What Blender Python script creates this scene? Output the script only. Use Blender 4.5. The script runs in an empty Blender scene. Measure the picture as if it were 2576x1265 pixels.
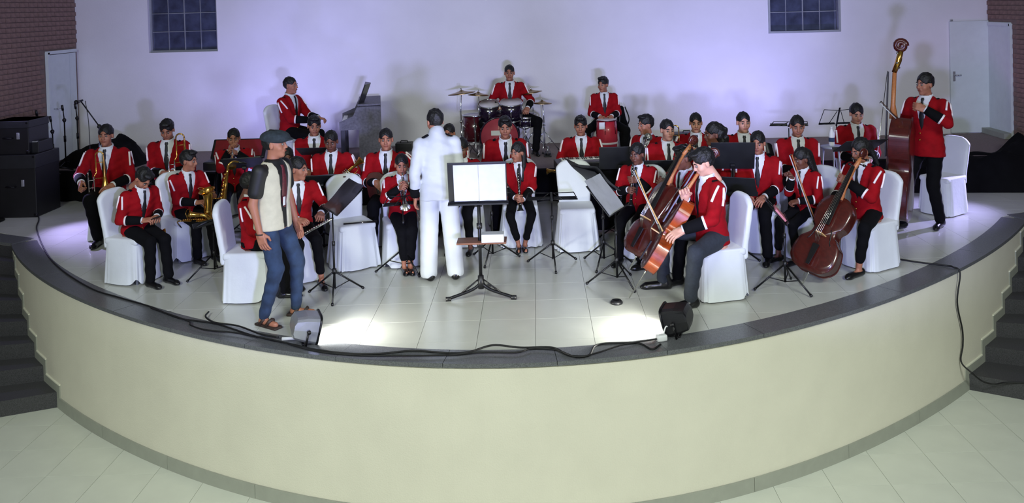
import bpy, bmesh, math, random
import numpy as np
from mathutils import Matrix, Vector

random.seed(7)
SC = bpy.context.scene
COL = SC.collection

# ------------------------------------------------------------------ camera
# the stage top is z = 0, the hall floor z = -1.27; the camera stands at the origin of x and y
F, YH, XC, ROLL, PITCH, CAMH = 2200.0, 10.0, 1340.0, 0.027, 0.02, 2.73
W, H_ = 2576.0, 1265.0
FLOOR_Z = -1.27
PLAT = 0.42
cam = bpy.data.cameras.new('camera')
camo = bpy.data.objects.new('camera', cam)
COL.objects.link(camo)
cam.sensor_fit = 'HORIZONTAL'
cam.sensor_width = 36.0
cam.lens = F * 36.0 / W
_px0 = XC + F * math.tan(PITCH) * math.sin(ROLL)
_py0 = YH + F * math.tan(PITCH) * math.cos(ROLL)
cam.shift_x = (W / 2 - _px0) / W
cam.shift_y = (_py0 - H_ / 2) / W
_R = Vector((1, 0, 0)); _U = Vector((0, math.sin(PITCH), math.cos(PITCH)))
_cr, _sr = math.cos(ROLL), math.sin(ROLL)
_cx = _R * _cr - _U * _sr
_cy = _U * _cr + _R * _sr
_cz = _cx.cross(_cy)
camo.matrix_world = Matrix(((_cx.x, _cy.x, _cz.x, 0), (_cx.y, _cy.y, _cz.y, 0), (_cx.z, _cy.z, _cz.z, CAMH), (0, 0, 0, 1)))
cam.clip_end = 200
SC.camera = camo


def ray(px, py):
    a = (px - XC) / F; b = (py - YH) / F
    x = a * _cr - b * _sr; y = a * _sr + b * _cr
    v = -(y - math.tan(PITCH))
    c, s = math.cos(PITCH), math.sin(PITCH)
    return np.array([x, c + v * s, v * c - s])


def G(px, py, z=0.0):
    """point of the plane of height z that stands at this place of the photograph"""
    d = ray(px, py)
    return np.array([0, 0, CAMH]) + d * ((z - CAMH) / d[2])


def GY(px, py, Y):
    """point at depth Y"""
    d = ray(px, py)
    return np.array([0, 0, CAMH]) + d * (Y / d[1])


# ------------------------------------------------------------------ colour management, world, lights
SC.view_settings.view_transform = 'Standard'
SC.view_settings.look = 'None'
SC.view_settings.exposure = 0.0
SC.view_settings.gamma = 1.0
SC.view_settings.use_curve_mapping = False
world = bpy.data.worlds.new('hall_air')
SC.world = world
world.use_nodes = True
bg = world.node_tree.nodes['Background']
bg.inputs[0].default_value = (0.80, 0.86, 0.84, 1)
bg.inputs[1].default_value = 0.12


def area_light(name, loc, target, size, power, color):
    l = bpy.data.lights.new(name, 'AREA'); l.shape = 'RECTANGLE'
    l.spread = math.radians(88); l.size, l.size_y = size; l.energy = power; l.color = color
    o = bpy.data.objects.new(name, l); COL.objects.link(o)
    o.location = loc
    o.rotation_euler = (Vector(target) - Vector(loc)).to_track_quat('-Z', 'Y').to_euler()
    return o


def spot_light(name, loc, target, angle, power, color, blend=0.6, radius=0.08):
    l = bpy.data.lights.new(name, 'SPOT')
    l.spot_size = math.radians(angle); l.spot_blend = blend; l.energy = power; l.color = color
    l.shadow_soft_size = radius
    o = bpy.data.objects.new(name, l); COL.objects.link(o)
    o.location = loc
    o.rotation_euler = (Vector(target) - Vector(loc)).to_track_quat('-Z', 'Y').to_euler()
    return o


# fluorescent fittings under the roof of the hall, behind and above the camera
area_light('hall_ceiling_lamp', (-4.5, -1.5, 6.0), (-2.0, 7.0, -0.6), (3.0, 1.2), 175, (0.93, 1.0, 0.93))
area_light('hall_ceiling_lamp', (4.5, -1.5, 6.0), (2.0, 7.0, -0.6), (3.0, 1.2), 175, (0.93, 1.0, 0.93))
# violet wash lamp low in the hall in front of the stage, thrown up at the end wall
for _ax, _tx in ((0.1, -4.7), (0.5, 0.2), (0.9, 4.9)):
    spot_light('violet_wash_lamp', (_ax, 1.9, 1.6), (_tx, 14.3, 2.65), 46, 1300, (0.46, 0.48, 1.0), 0.5, 0.13)


# ------------------------------------------------------------------ materials
def lin(c):
    return tuple(((v / 255.0) / 12.92 if v / 255.0 <= 0.04045 else ((v / 255.0 + 0.055) / 1.055) ** 2.4) for v in c)


MATS = {}


def mat(name, rgb, rough=0.6, metal=0.0, var=0.10, scale=9.0, bump=0.0, bscale=60.0, spec=0.5, sheen=0.0, coat=0.0, stretch=None):
    m = bpy.data.materials.new(name); m.use_nodes = True
    nt = m.node_tree; b = nt.nodes['Principled BSDF']
    c = lin(rgb)
    tc = nt.nodes.new('ShaderNodeTexCoord')
    src = tc.outputs['Object']
    if stretch:
        mp = nt.nodes.new('ShaderNodeMapping'); mp.inputs['Scale'].default_value = stretch
        nt.links.new(src, mp.inputs[0]); src = mp.outputs[0]
    n = nt.nodes.new('ShaderNodeTexNoise'); n.inputs['Scale'].default_value = scale; n.inputs['Detail'].default_value = 5
    nt.links.new(src, n.inputs['Vector'])
    r = nt.nodes.new('ShaderNodeValToRGB')
    r.color_ramp.elements[0].position = 0.3; r.color_ramp.elements[1].position = 0.7
    r.color_ramp.elements[0].color = (*[max(0, v * (1 - var)) for v in c], 1)
    r.color_ramp.elements[1].color = (*[min(1, v * (1 + var)) for v in c], 1)
    nt.links.new(n.outputs['Fac'], r.inputs['Fac']); nt.links.new(r.outputs['Color'], b.inputs['Base Color'])
    b.inputs['Roughness'].default_value = rough; b.inputs['Metallic'].default_value = metal
    b.inputs['Specular IOR Level'].default_value = spec
    if sheen: b.inputs['Sheen Weight'].default_value = sheen
    if coat: b.inputs['Coat Weight'].default_value = coat
    if bump:
        n2 = nt.nodes.new('ShaderNodeTexNoise'); n2.inputs['Scale'].default_value = bscale; n2.inputs['Detail'].default_value = 3
        nt.links.new(tc.outputs['Object'], n2.inputs['Vector'])
        bp = nt.nodes.new('ShaderNodeBump'); bp.inputs['Strength'].default_value = bump; bp.inputs['Distance'].default_value = 0.01
        nt.links.new(n2.outputs['Fac'], bp.inputs['Height']); nt.links.new(bp.outputs['Normal'], b.inputs['Normal'])
    MATS[name] = m
    return m


def emit(name, rgb, power):
    m = bpy.data.materials.new(name); m.use_nodes = True
    b = m.node_tree.nodes['Principled BSDF']
    b.inputs['Base Color'].default_value = (*rgb, 1)
    b.inputs['Emission Color'].default_value = (*rgb, 1); b.inputs['Emission Strength'].default_value = power
    MATS[name] = m
    return m


mat('wall_paint', (226, 224, 232), 0.85, var=0.04, scale=1.5, bump=0.15, bscale=30)
mat('face_paint', (210, 207, 190), 0.8, var=0.03, scale=2.5, bump=0.25, bscale=90)
mat('tile', (190, 192, 184), 0.22, var=0.05, scale=3.0, spec=0.5)
mat('hall_tile', (208, 212, 200), 0.42, var=0.05, scale=3.0)
mat('grout', (128, 128, 120), 0.9)
mat('granite', (92, 94, 97), 0.3, var=0.5, scale=150, spec=0.5)
mat('granite_dark', (60, 60, 63), 0.45, var=0.5, scale=120)
mat('skirting', (150, 153, 142), 0.6, var=0.05)
mat('lit_edge_paint', (222, 222, 204), 0.7, var=0.03)  # pale tone for light caught along the stringer's top
mat('brick', (132, 106, 98), 0.85, var=0.22, scale=14, bump=0.4, bscale=80)
mat('mortar', (126, 108, 102), 0.95, var=0.1)
mat('door_paint', (212, 220, 224), 0.6, var=0.03)
mat('glass_night', (66, 72, 96), 0.12, var=0.4, scale=5, spec=0.7)
mat('window_metal', (150, 154, 164), 0.45, 0.3, var=0.05)
mat('platform_carpet', (126, 112, 112), 0.9, var=0.12, scale=40, bump=0.3, bscale=200)
mat('black_cloth', (9, 9, 11), 0.95, var=0.3, scale=6, spec=0.15)
mat('black_plastic', (14, 14, 17), 0.45, var=0.2)
mat('black_metal', (18, 18, 20), 0.35, 0.4, var=0.2)
mat('dark_board', (22, 23, 26), 0.5, var=0.25)
mat('chrome', (205, 208, 214), 0.16, 1.0, var=0.05)
mat('silver_case', (176, 178, 182), 0.35, 0.7, var=0.08)
mat('cover_white', (206, 211, 211), 0.75, var=0.03, scale=5, bump=0.25, bscale=16, sheen=0.3)
mat('paper', (180, 183, 185), 0.7, var=0.05, scale=12, bump=0.25, bscale=14)
mat('jacket_red', (138, 8, 18), 0.85, var=0.15, scale=14, bump=0.15, bscale=120, spec=0.15)
mat('jacket_black', (8, 8, 11), 0.9, var=0.2, spec=0.15)
mat('trouser_black', (7, 7, 10), 0.9, var=0.3, scale=8, spec=0.15)
mat('trouser_slate', (38, 44, 52), 0.85, var=0.2, scale=40)
mat('shirt_white', (206, 208, 210), 0.7, var=0.03)
mat('braid_white', (236, 226, 226), 0.6, var=0.03)
mat('tie_black', (10, 10, 13), 0.6, var=0.2)
mat('tie_maroon', (78, 16, 28), 0.5, var=0.5, scale=60)
mat('suit_white', (178, 183, 185), 0.7, var=0.03, bump=0.2, bscale=20)
mat('vest_cream', (186, 182, 158), 0.85, var=0.07, scale=20, bump=0.06, bscale=60)
mat('denim', (34, 52, 78), 0.9, var=0.35, scale=12, bump=0.2, bscale=220)
mat('cap_wool', (34, 44, 50), 0.9, var=0.4, scale=30, bump=0.3, bscale=150)
mat('shoe_black', (12, 12, 14), 0.28, var=0.2)
mat('sandal_leather', (46, 32, 26), 0.6, var=0.2)
for i, c in enumerate([(190, 136, 112), (158, 104, 80), (108, 66, 50), (206, 156, 132)]):
    mat('skin_%d' % i, c, 0.55, var=0.07, scale=14)
    mat('lip_%d' % i, tuple(int(v * f) for v, f in zip(c, (0.82, 0.62, 0.62))), 0.5, var=0.05)
mat('hair_black', (10, 9, 10), 0.55, var=0.4, scale=50, bump=0.6, bscale=90)
mat('eye_white', (118, 110, 104), 0.3, var=0.02)
mat('eye_dark', (22, 14, 12), 0.15, var=0.02)
mat('brass', (214, 166, 84), 0.22, 1.0, var=0.08)
mat('nickel', (212, 212, 206), 0.2, 1.0, var=0.06)
mat('ebony', (16, 14, 14), 0.35, var=0.2)
mat('cello_red', (66, 19, 13), 0.28, var=0.25, scale=5, coat=0.5, stretch=(8, 1, 8))
mat('cello_amber', (148, 60, 15), 0.28, var=0.25, scale=6, coat=0.5, stretch=(3, 12, 3))
mat('bass_wood', (74, 22, 19), 0.3, var=0.22, scale=4, coat=0.4, stretch=(6, 1, 6))
mat('neck_wood', (176, 112, 66), 0.4, var=0.15, stretch=(8, 1, 8))
mat('bow_wood', (196, 160, 104), 0.4, var=0.1)
mat('bow_dark', (58, 30, 22), 0.4, var=0.1)
mat('wood_tray', (104, 66, 44), 0.5, var=0.15, stretch=(2, 14, 2))
mat('piano_black', (20, 19, 24), 0.3, var=0.2, coat=0.3)
mat('piano_grey', (92, 90, 104), 0.6, var=0.3, scale=30)
mat('key_white', (230, 230, 224), 0.4, var=0.02)
mat('drum_wine', (74, 10, 26), 0.25, var=0.3, scale=5, coat=0.6)
mat('drum_dark', (26, 14, 34), 0.2, var=0.3, scale=5, coat=0.6)
mat('drum_head', (196, 190, 196), 0.5, var=0.05)
mat('drum_head_red', (170, 66, 82), 0.5, var=0.1)
mat('drum_red', (176, 34, 52), 0.4, var=0.12, coat=0.3)
mat('cymbal', (150, 128, 92), 0.28, 1.0, var=0.12, scale=3)
mat('lining_red', (120, 20, 28), 0.9, var=0.15)
mat('cable_black', (10, 10, 12), 0.6, var=0.1)
mat('plug_white', (214, 216, 216), 0.5, var=0.04)
mat('mic_grey', (46, 46, 54), 0.4, 0.3, var=0.3, scale=80)
mat('hem_shadowless', (200, 204, 204), 0.8, var=0.02)
mat('cd_pink', (196, 120, 130), 0.6, var=0.3, scale=30)
emit('lamp_white', (1.0, 1.0, 0.94), 60.0)
emit('lamp_violet', (0.45, 0.42, 1.0), 40.0)


# ------------------------------------------------------------------ mesh helpers: every shape is a pair (verts array, list of faces)
def join(*gs):
    V, Fc, n = [], [], 0
    for v, f in gs:
        v = np.asarray(v, float); V.append(v); Fc += [tuple(i + n for i in q) for q in f]; n += len(v)
    return np.concatenate(V), Fc


def xf(g, M):
    M = np.asarray(M); v = np.asarray(g[0], float)
    out = v @ M[:3, :3].T + M[:3, 3]
    f = g[1]
    if np.linalg.det(M[:3, :3]) < 0: f = [tuple(reversed(q)) for q in f]
    return out, f


def frame(o, x, y, z, s=1.0):
    M = np.eye(4); M[:3, 0] = np.asarray(x) * s; M[:3, 1] = np.asarray(y) * s; M[:3, 2] = np.asarray(z) * s; M[:3, 3] = o
    return M


def nrm(v):
    v = np.asarray(v, float); l = np.linalg.norm(v)
    return v / l if l > 1e-9 else v


def yz_frame(o, y, zhint, s=1.0):
    """frame with the y axis along y and z as near to zhint as it can be"""
    y = nrm(y); z = np.asarray(zhint, float); z = nrm(z - y * np.dot(z, y)); x = np.cross(y, z)
    return frame(o, x, y, z, s)


def trs(loc=(0, 0, 0), rz=0.0, s=1.0):
    c, n = math.cos(rz), math.sin(rz)
    return frame(loc, (c, n, 0), (-n, c, 0), (0, 0, 1), s)


_BOX = {}


def box(sx, sy, sz, c=(0, 0, 0), bev=0.0):
    key = (round(sx, 5), round(sy, 5), round(sz, 5), round(bev, 5))
    if key not in _BOX:
        bm = bmesh.new(); bmesh.ops.create_cube(bm, size=1.0)
        for v in bm.verts: v.co.x *= sx; v.co.y *= sy; v.co.z *= sz
        if bev > 0: bmesh.ops.bevel(bm, geom=bm.edges[:], offset=bev, segments=2, affect='EDGES', profile=0.6)
        bm.verts.index_update()
        _BOX[key] = (np.array([v.co[:] for v in bm.verts]), [tuple(v.index for v in f.verts) for f in bm.faces]); bm.free()
    v, f = _BOX[key]
    return v + np.asarray(c, float), f


def tube(path, rad, n=8, caps=True, closed=False, flat=None):
    P = np.asarray(path, float); m = len(P)
    R = np.full(m, rad) if np.isscalar(rad) else np.asarray(rad, float)
    if closed: T = np.roll(P, -1, 0) - np.roll(P, 1, 0)
    else: T = np.gradient(P, axis=0)
    T = T / (np.linalg.norm(T, axis=1)[:, None] + 1e-12)
    a = np.array([0, 0, 1.0]) if abs(T[0, 2]) < 0.9 else np.array([1.0, 0, 0])
    u = nrm(a - T[0] * np.dot(a, T[0])); V = []
    ang = np.arange(n) * 2 * math.pi / n
    for i in range(m):
        u = nrm(u - T[i] * np.dot(u, T[i])); w = np.cross(T[i], u)
        k = 1.0 if flat is None else flat
        V.append(P[i] + R[i] * (np.cos(ang)[:, None] * u + k * np.sin(ang)[:, None] * w))
    V = np.concatenate(V); Fc = []
    for i in range(m if closed else m - 1):
        j = (i + 1) % m
        for q in range(n):
            r = (q + 1) % n
            Fc.append((i * n + q, i * n + r, j * n + r, j * n + q))
    if caps and not closed:
        Fc.append(tuple(reversed(range(n)))); Fc.append(tuple((m - 1) * n + q for q in range(n)))
    return V, Fc


def lathe(prof, n=20):
    """prof: (radius, z) pairs, bottom to top, about the z axis"""
    V, Fc = [], []; ang = np.arange(n) * 2 * math.pi / n; m = len(prof)
    for r, z in prof:
        r = max(r, 1e-4)
        V.append(np.stack([r * np.cos(ang), r * np.sin(ang), np.full(n, z)], 1))
    for i in range(m - 1):
        for q in range(n):
            k = (q + 1) % n
            Fc.append((i * n + q, i * n + k, (i + 1) * n + k, (i + 1) * n + q))
    Fc.append(tuple(reversed(range(n)))); Fc.append(tuple((m - 1) * n + q for q in range(n)))
    return np.concatenate(V), Fc


def prism(poly, z0, z1):
    n = len(poly)
    V = [(x, y, z0) for x, y in poly] + [(x, y, z1) for x, y in poly]
    Fc = [tuple(reversed(range(n))), tuple(range(n, 2 * n))] + [(i, (i + 1) % n, n + (i + 1) % n, n + i) for i in range(n)]
    return np.array(V, float), Fc


def ball(r, c=(0, 0, 0), n=12, m=7, sc=(1, 1, 1)):
    prof = [(r * math.sin(math.pi * i / m), -r * math.cos(math.pi * i / m)) for i in range(m + 1)]
    v, f = lathe(prof, n)
    return v * np.asarray(sc) + np.asarray(c, float), f


def spline(pts, n=8, closed=False):
    P = np.asarray(pts, float); m = len(P); out = []
    seg = m if closed else m - 1
    for i in range(seg):
        p1, p2 = P[i], P[(i + 1) % m]
        p0 = P[(i - 1) % m] if (closed or i > 0) else 2 * p1 - p2
        p3 = P[(i + 2) % m] if (closed or i < m - 2) else 2 * p2 - p1
        for k in range(n):
            t = k / n
            out.append(0.5 * (2 * p1 + (p2 - p0) * t + (2 * p0 - 5 * p1 + 4 * p2 - p3) * t * t + (3 * p1 - p0 - 3 * p2 + p3) * t ** 3))
    if not closed: out.append(P[-1])
    return np.array(out)


def mesh_of(name, g, m, smooth=True):
    me = bpy.data.meshes.new(name)
    me.from_pydata([tuple(v) for v in np.asarray(g[0], float).tolist()], [], [tuple(int(i) for i in q) for q in g[1]])
    if smooth: me.polygons.foreach_set('use_smooth', [True] * len(me.polygons))
    if m: me.materials.append(MATS[m])
    me.update()
    return me


def link(name, me, parent=None, loc=(0, 0, 0)):
    o = bpy.data.objects.new(name, me); COL.objects.link(o); o.location = loc
    if parent is not None: o.parent = parent
    return o


def obj(name, g, m, parent=None, smooth=True, loc=(0, 0, 0)):
    return link(name, mesh_of(name, g, m, smooth), parent, loc)


def tag(o, label=None, cat=None, group=None, kind=None):
    if label: o['label'] = label
    if cat: o['category'] = cat
    if group: o['group'] = group
    if kind: o['kind'] = kind
    return o


def empty(name, loc=(0, 0, 0), rz=0.0, label=None, cat=None, group=None):
    o = bpy.data.objects.new(name, None); COL.objects.link(o)
    o.location = tuple(float(v) for v in loc); o.rotation_euler = (0, 0, rz); o.empty_display_size = 0.1
    return tag(o, label, cat, group)


class Thing:
    """an Empty at the thing's base; parts are given in world metres and stored relative to it"""
    def __init__(self, name, base, label, cat, group=None):
        self.b = np.asarray(base, float); self.o = empty(name, self.b, 0, label, cat, group)

    def part(self, name, g, m, parent=None, smooth=True):
        return obj(name, (np.asarray(g[0]) - self.b, g[1]), m, parent or self.o, smooth)


def copy_tree(o, parent=None):
    c = o.copy(); COL.objects.link(c); c.parent = parent
    for ch in list(o.children): copy_tree(ch, c)
    return c


# ------------------------------------------------------------------ implicit surfaces
def surface_net(fn, lo, hi, h):
    lo = np.asarray(lo, float); n = np.maximum(3, np.ceil((np.asarray(hi) - lo) / h).astype(int) + 1)
    ax = [lo[i] + h * np.arange(n[i]) for i in range(3)]
    X, Y, Z = np.meshgrid(*ax, indexing='ij')
    D = fn(np.stack([X, Y, Z], -1).reshape(-1, 3)).reshape(n)
    I = D < 0
    c = n - 1
    cnt = np.zeros(c, int); acc = np.zeros((*c, 3)); ne = np.zeros(c)
    corner = [(i, j, k) for i in (0, 1) for j in (0, 1) for k in (0, 1)]
    sl = lambda i, j, k: (slice(i, i + c[0]), slice(j, j + c[1]), slice(k, k + c[2]))
    for q in corner: cnt += I[sl(*q)]
    act = (cnt > 0) & (cnt < 8)
    for a in corner:
        for d in range(3):
            if a[d]: continue
            b = list(a); b[d] = 1
            d0, d1 = D[sl(*a)], D[sl(*b)]
            x = (d0 < 0) != (d1 < 0)
            t = np.where(x, d0 / np.where(x, d0 - d1, 1), 0)
            for e in range(3): acc[..., e] += np.where(x, a[e] + (t if e == d else 0), 0)
            ne += x
    idx = -np.ones(c, int); ids = np.argwhere(act); idx[act] = np.arange(len(ids))
    V = lo + h * (ids + acc[act] / ne[act][:, None])
    Fc = []
    for d in range(3):
        e1, e2 = (d + 1) % 3, (d + 2) % 3
        s0 = [slice(None)] * 3; s1 = [slice(None)] * 3
        s0[d] = slice(0, -1); s1[d] = slice(1, None)
        for e in (e1, e2): s0[e] = slice(1, -1); s1[e] = slice(1, -1)
        A, B = I[tuple(s0)], I[tuple(s1)]
        for flip, mask in ((False, A & ~B), (True, ~A & B)):
            p = np.argwhere(mask)
            if not len(p): continue
            p[:, e1] += 1; p[:, e2] += 1
            def at(o1, o2):
                q = p.copy(); q[:, e1] -= o1; q[:, e2] -= o2
                return idx[q[:, 0], q[:, 1], q[:, 2]]
            quad = np.stack([at(1, 1), at(0, 1), at(0, 0), at(1, 0)], 1)
            if flip: quad = quad[:, ::-1]
            Fc += quad.tolist()
    return V, [tuple(q) for q in Fc]


def rcone(P, a, b, ra, rb):
    a = np.asarray(a, float); ab = np.asarray(b, float) - a
    t = np.clip(((P - a) @ ab) / max(1e-9, ab @ ab), 0, 1)
    return np.linalg.norm(P - a - t[:, None] * ab, axis=1) - (ra + (rb - ra) * t)


def ell(P, c, r):
    r = np.asarray(r, float); q = (P - np.asarray(c)) / r
    l = np.linalg.norm(q, axis=1)
    return (l - 1) * r.min() if False else l * (l - 1) / (np.linalg.norm(q / r, axis=1) + 1e-9)


def smin(a, b, k):
    h = np.clip(0.5 + 0.5 * (b - a) / k, 0, 1)
    return b * (1 - h) + a * h - k * h * (1 - h)


def smax(a, b, k): return -smin(-a, -b, k)
# ------------------------------------------------------------------ the stage outline (measured points, smoothed by one curve)
_pts = [(-6.36, 10.53), (-5.52, 9.43), (-4.98, 8.90), (-4.4, 8.40), (-3.82, 7.96), (-3.43, 7.70), (-2.96, 7.4), (-2.12, 6.99), (-1.25, 6.74), (-0.5, 6.62), (-0.1, 6.60), (0.6, 6.70),
        (1.06, 6.82), (1.74, 7.05), (2.52, 7.43), (3.13, 7.82), (3.65, 8.18), (4.06, 8.53), (4.76, 9.22), (5.67, 10.2)]
_co = np.polyfit([p[0] for p in _pts], [p[1] for p in _pts], 6)
_XL, _XR = -6.36, 5.80


def edge_y(x): return float(np.polyval(_co, x))


_xs = np.linspace(_XL, _XR, 400)
_cur = np.stack([_xs, np.polyval(_co, _xs)], 1)
_len = np.concatenate([[0], np.cumsum(np.linalg.norm(np.diff(_cur, axis=0), axis=1))])
TOTAL = _len[-1]


def along(s, off=0.0):
    """point of the rim at arc length s from its left end; off > 0 goes inward"""
    x = np.interp(s, _len, _cur[:, 0]); y = np.interp(s, _len, _cur[:, 1])
    e = 0.05
    t = np.array([np.interp(s + e, _len, _cur[:, 0]) - np.interp(s - e, _len, _cur[:, 0]), np.interp(s + e, _len, _cur[:, 1]) - np.interp(s - e, _len, _cur[:, 1])])
    t = t / np.linalg.norm(t)
    return np.array([x - t[1] * off, y + t[0] * off])


def s_at_x(x): return float(np.interp(x, _cur[:, 0], _len))


def band(s0, s1, o0, o1, z0, z1, n=8):
    """a curved bar that follows the rim between two offsets and two heights"""
    V, Fc = [], []
    ss = np.linspace(s0, s1, n + 1)
    for s in ss:
        a, b = along(s, o0), along(s, o1)
        V += [(a[0], a[1], z0), (b[0], b[1], z0), (b[0], b[1], z1), (a[0], a[1], z1)]
    for i in range(n):
        for k in range(4):
            l = (k + 1) % 4
            Fc.append((4 * i + k, 4 * i + l, 4 * i + 4 + l, 4 * i + 4 + k))
    Fc += [(3, 2, 1, 0), tuple(4 * n + k for k in range(4))]
    return np.array(V), Fc


PL = along(0.0); PR = along(TOTAL)
OUT_L = np.array([-9.0, 11.75]); OUT_R = np.array([8.6, 11.2])

# stage body: top slab (under the tiles) and the cream face
rim = [tuple(along(s)) for s in np.linspace(0, TOTAL, 60)]
stage = obj('stage', prism([tuple(OUT_L)] + rim + [tuple(OUT_R), (8.6, 14.9), (-9.0, 14.9)], FLOOR_Z, -0.03), 'face_paint', smooth=False)
tag(stage, 'curved cream stage with dark granite rim and pale tiled top', 'stage', kind='structure')
deck_in = [tuple(along(s, 0.2)) for s in np.linspace(0, TOTAL, 60)]
obj('grout_bed', prism([(-9.0, 11.75)] + deck_in + [(8.6, 11.3), (8.6, 14.8), (-9.0, 14.8)], -0.0299, -0.006), 'grout', stage, False)
# granite rim, slab by slab
SL = 0.86; ns = int(round(TOTAL / SL))
for i in range(ns):
    a, b = TOTAL * i / ns, TOTAL * (i + 1) / ns
    obj('granite_slab', band(a + 0.002, b - 0.002, -0.02, 0.25, -0.0295, 0.003 + 0.001 * (i % 2)), 'granite', stage, False)
def area2_(P): return 0.5 * sum(P[i][0] * P[(i + 1) % len(P)][1] - P[(i + 1) % len(P)][0] * P[i][1] for i in range(len(P)))


# rim beside the stair heads
for (p, q) in ((PL, OUT_L), (OUT_R, PR)):
    d = nrm(np.append(q - p, 0))[:2]; n = np.array([d[1], -d[0]])
    if n[1] < 0: n = -n
    L = np.linalg.norm(q - p)
    for k in range(int(L / 0.86) + 1):
        t0, t1 = k * 0.86 + 0.002, min((k + 1) * 0.86 - 0.002, L)
        if t1 - t0 < 0.05: continue
        poly = [p + d * t0, p + d * t1, p + d * t1 + n * 0.27, p + d * t0 + n * 0.27]
        if d[0] < 0: poly = poly[::-1]
        obj('granite_slab', prism([tuple(v) for v in poly], -0.0295, 0.004), 'granite', stage, False)
    # dark riser under that strip
    off = -n * 0.004
    poly = [p + off, q + off, q + n * 0.02, p + n * 0.02]
    if area2_(poly) < 0: poly = poly[::-1]
    obj('riser_panel', prism([tuple(v) for v in poly], FLOOR_Z + 0.01, -0.0305), 'granite_dark', stage, False)
# skirting at the foot of the face
S0, S1 = s_at_x(-4.97), s_at_x(4.30)
nb = 10
for i in range(nb):
    a, b = S0 + (S1 - S0) * i / nb, S0 + (S1 - S0) * (i + 1) / nb
    obj('skirting_tile', band(a + 0.002, b - 0.002, -0.014, 0.02, FLOOR_Z, FLOOR_Z + 0.115), 'skirting', stage, False)


def clip_square(poly, x0, x1, y0, y1):
    def cut(P, axis, v, keep_less):
        out = []
        for i in range(len(P)):
            a, b = P[i], P[(i + 1) % len(P)]
            ia = (a[axis] <= v) == keep_less or a[axis] == v
            ib = (b[axis] <= v) == keep_less or b[axis] == v
            if ia: out.append(a)
            if ia != ib:
                t = (v - a[axis]) / (b[axis] - a[axis])
                out.append((a[0] + t * (b[0] - a[0]), a[1] + t * (b[1] - a[1])))
        return out
    P = poly
    for ax, v, k in ((0, x0, False), (0, x1, True), (1, y0, False), (1, y1, True)):
        P = cut(P, ax, v, k)
        if len(P) < 3: return []
    return P


def area2(P): return 0.5 * sum(P[i][0] * P[(i + 1) % len(P)][1] - P[(i + 1) % len(P)][0] * P[i][1] for i in range(len(P)))


# stage tiles
TS = 0.478
tx0 = G(938, 800)[0]; ty0 = G(1290, 803)[1]
deck = [tuple(along(s, 0.255)) for s in np.linspace(0, TOTAL, 90)]
deck = [(-7.6, 11.55)] + deck + [(7.4, 11.55), (7.4, 12.5), (-7.6, 13.2)]
if area2(deck) < 0: deck = deck[::-1]
full_me = mesh_of('tile', prism([(0.0015, 0.0015), (TS - 0.0015, 0.0015), (TS - 0.0015, TS - 0.0015), (0.0015, TS - 0.0015)], -0.006, 0.0), 'tile', False)
nt_ = 0
for i in range(-20, 24):
    for j in range(-4, 14):
        x0, y0 = tx0 + i * TS, ty0 + j * TS
        P = clip_square(deck, x0 + 0.0015, x0 + TS - 0.0015, y0 + 0.0015, y0 + TS - 0.0015)
        if len(P) < 3: continue
        A = abs(area2(P))
        if A < 0.004: continue
        nt_ += 1
        if A > (TS - 0.003) ** 2 * 0.999: link('tile', full_me, stage, (x0, y0, 0))
        else: obj('tile', prism(P, -0.006, 0.0), 'tile', stage, False)

# hall floor with tiles in the two corners that show
floor = obj('floor', box(26, 24, 0.2, (0, 4, FLOOR_Z - 0.106)), 'grout', smooth=False)
tag(floor, 'pale grey-green tiled floor of the hall below the stage', 'floor', kind='structure')
hall_me = mesh_of('tile', prism([(0.0015, 0.0015), (TS - 0.0015, 0.0015), (TS - 0.0015, TS - 0.0015), (0.0015, TS - 0.0015)], -0.006, 0.0), 'hall_tile', False)
for i in range(-22, 22):
    for j in range(-15, 8):
        x0, y0 = tx0 + i * TS, ty0 + j * TS
        if y0 > edge_y(np.clip(x0 + TS / 2, -6.2, 5.7)) + 0.5: continue
        if abs(x0) > 6.3 or y0 < 2.6 or y0 > 10: continue
        if not (4.3 < y0 and abs(x0) < 6.3): continue
        if y0 < 5.9: continue
        link('tile', hall_me, floor, (x0, y0, FLOOR_Z))
obj('floor_screed', prism([(-11, -6), (11, -6), (11, 5.9), (-11, 5.9)], -0.004, 0), 'hall_tile', floor, False, (0, 0, FLOOR_Z))
obj('floor_screed', prism([(-11, 5.9), (-6.4, 5.9), (-6.4, 10), (-11, 10)], -0.004, 0), 'hall_tile', floor, False, (0, 0, FLOOR_Z))
obj('floor_screed', prism([(6.4, 5.9), (11, 5.9), (11, 10), (6.4, 10)], -0.004, 0), 'hall_tile', floor, False, (0, 0, FLOOR_Z))

# stairs at both ends of the rim
NS = 8; RISE = -FLOOR_Z / NS


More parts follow.
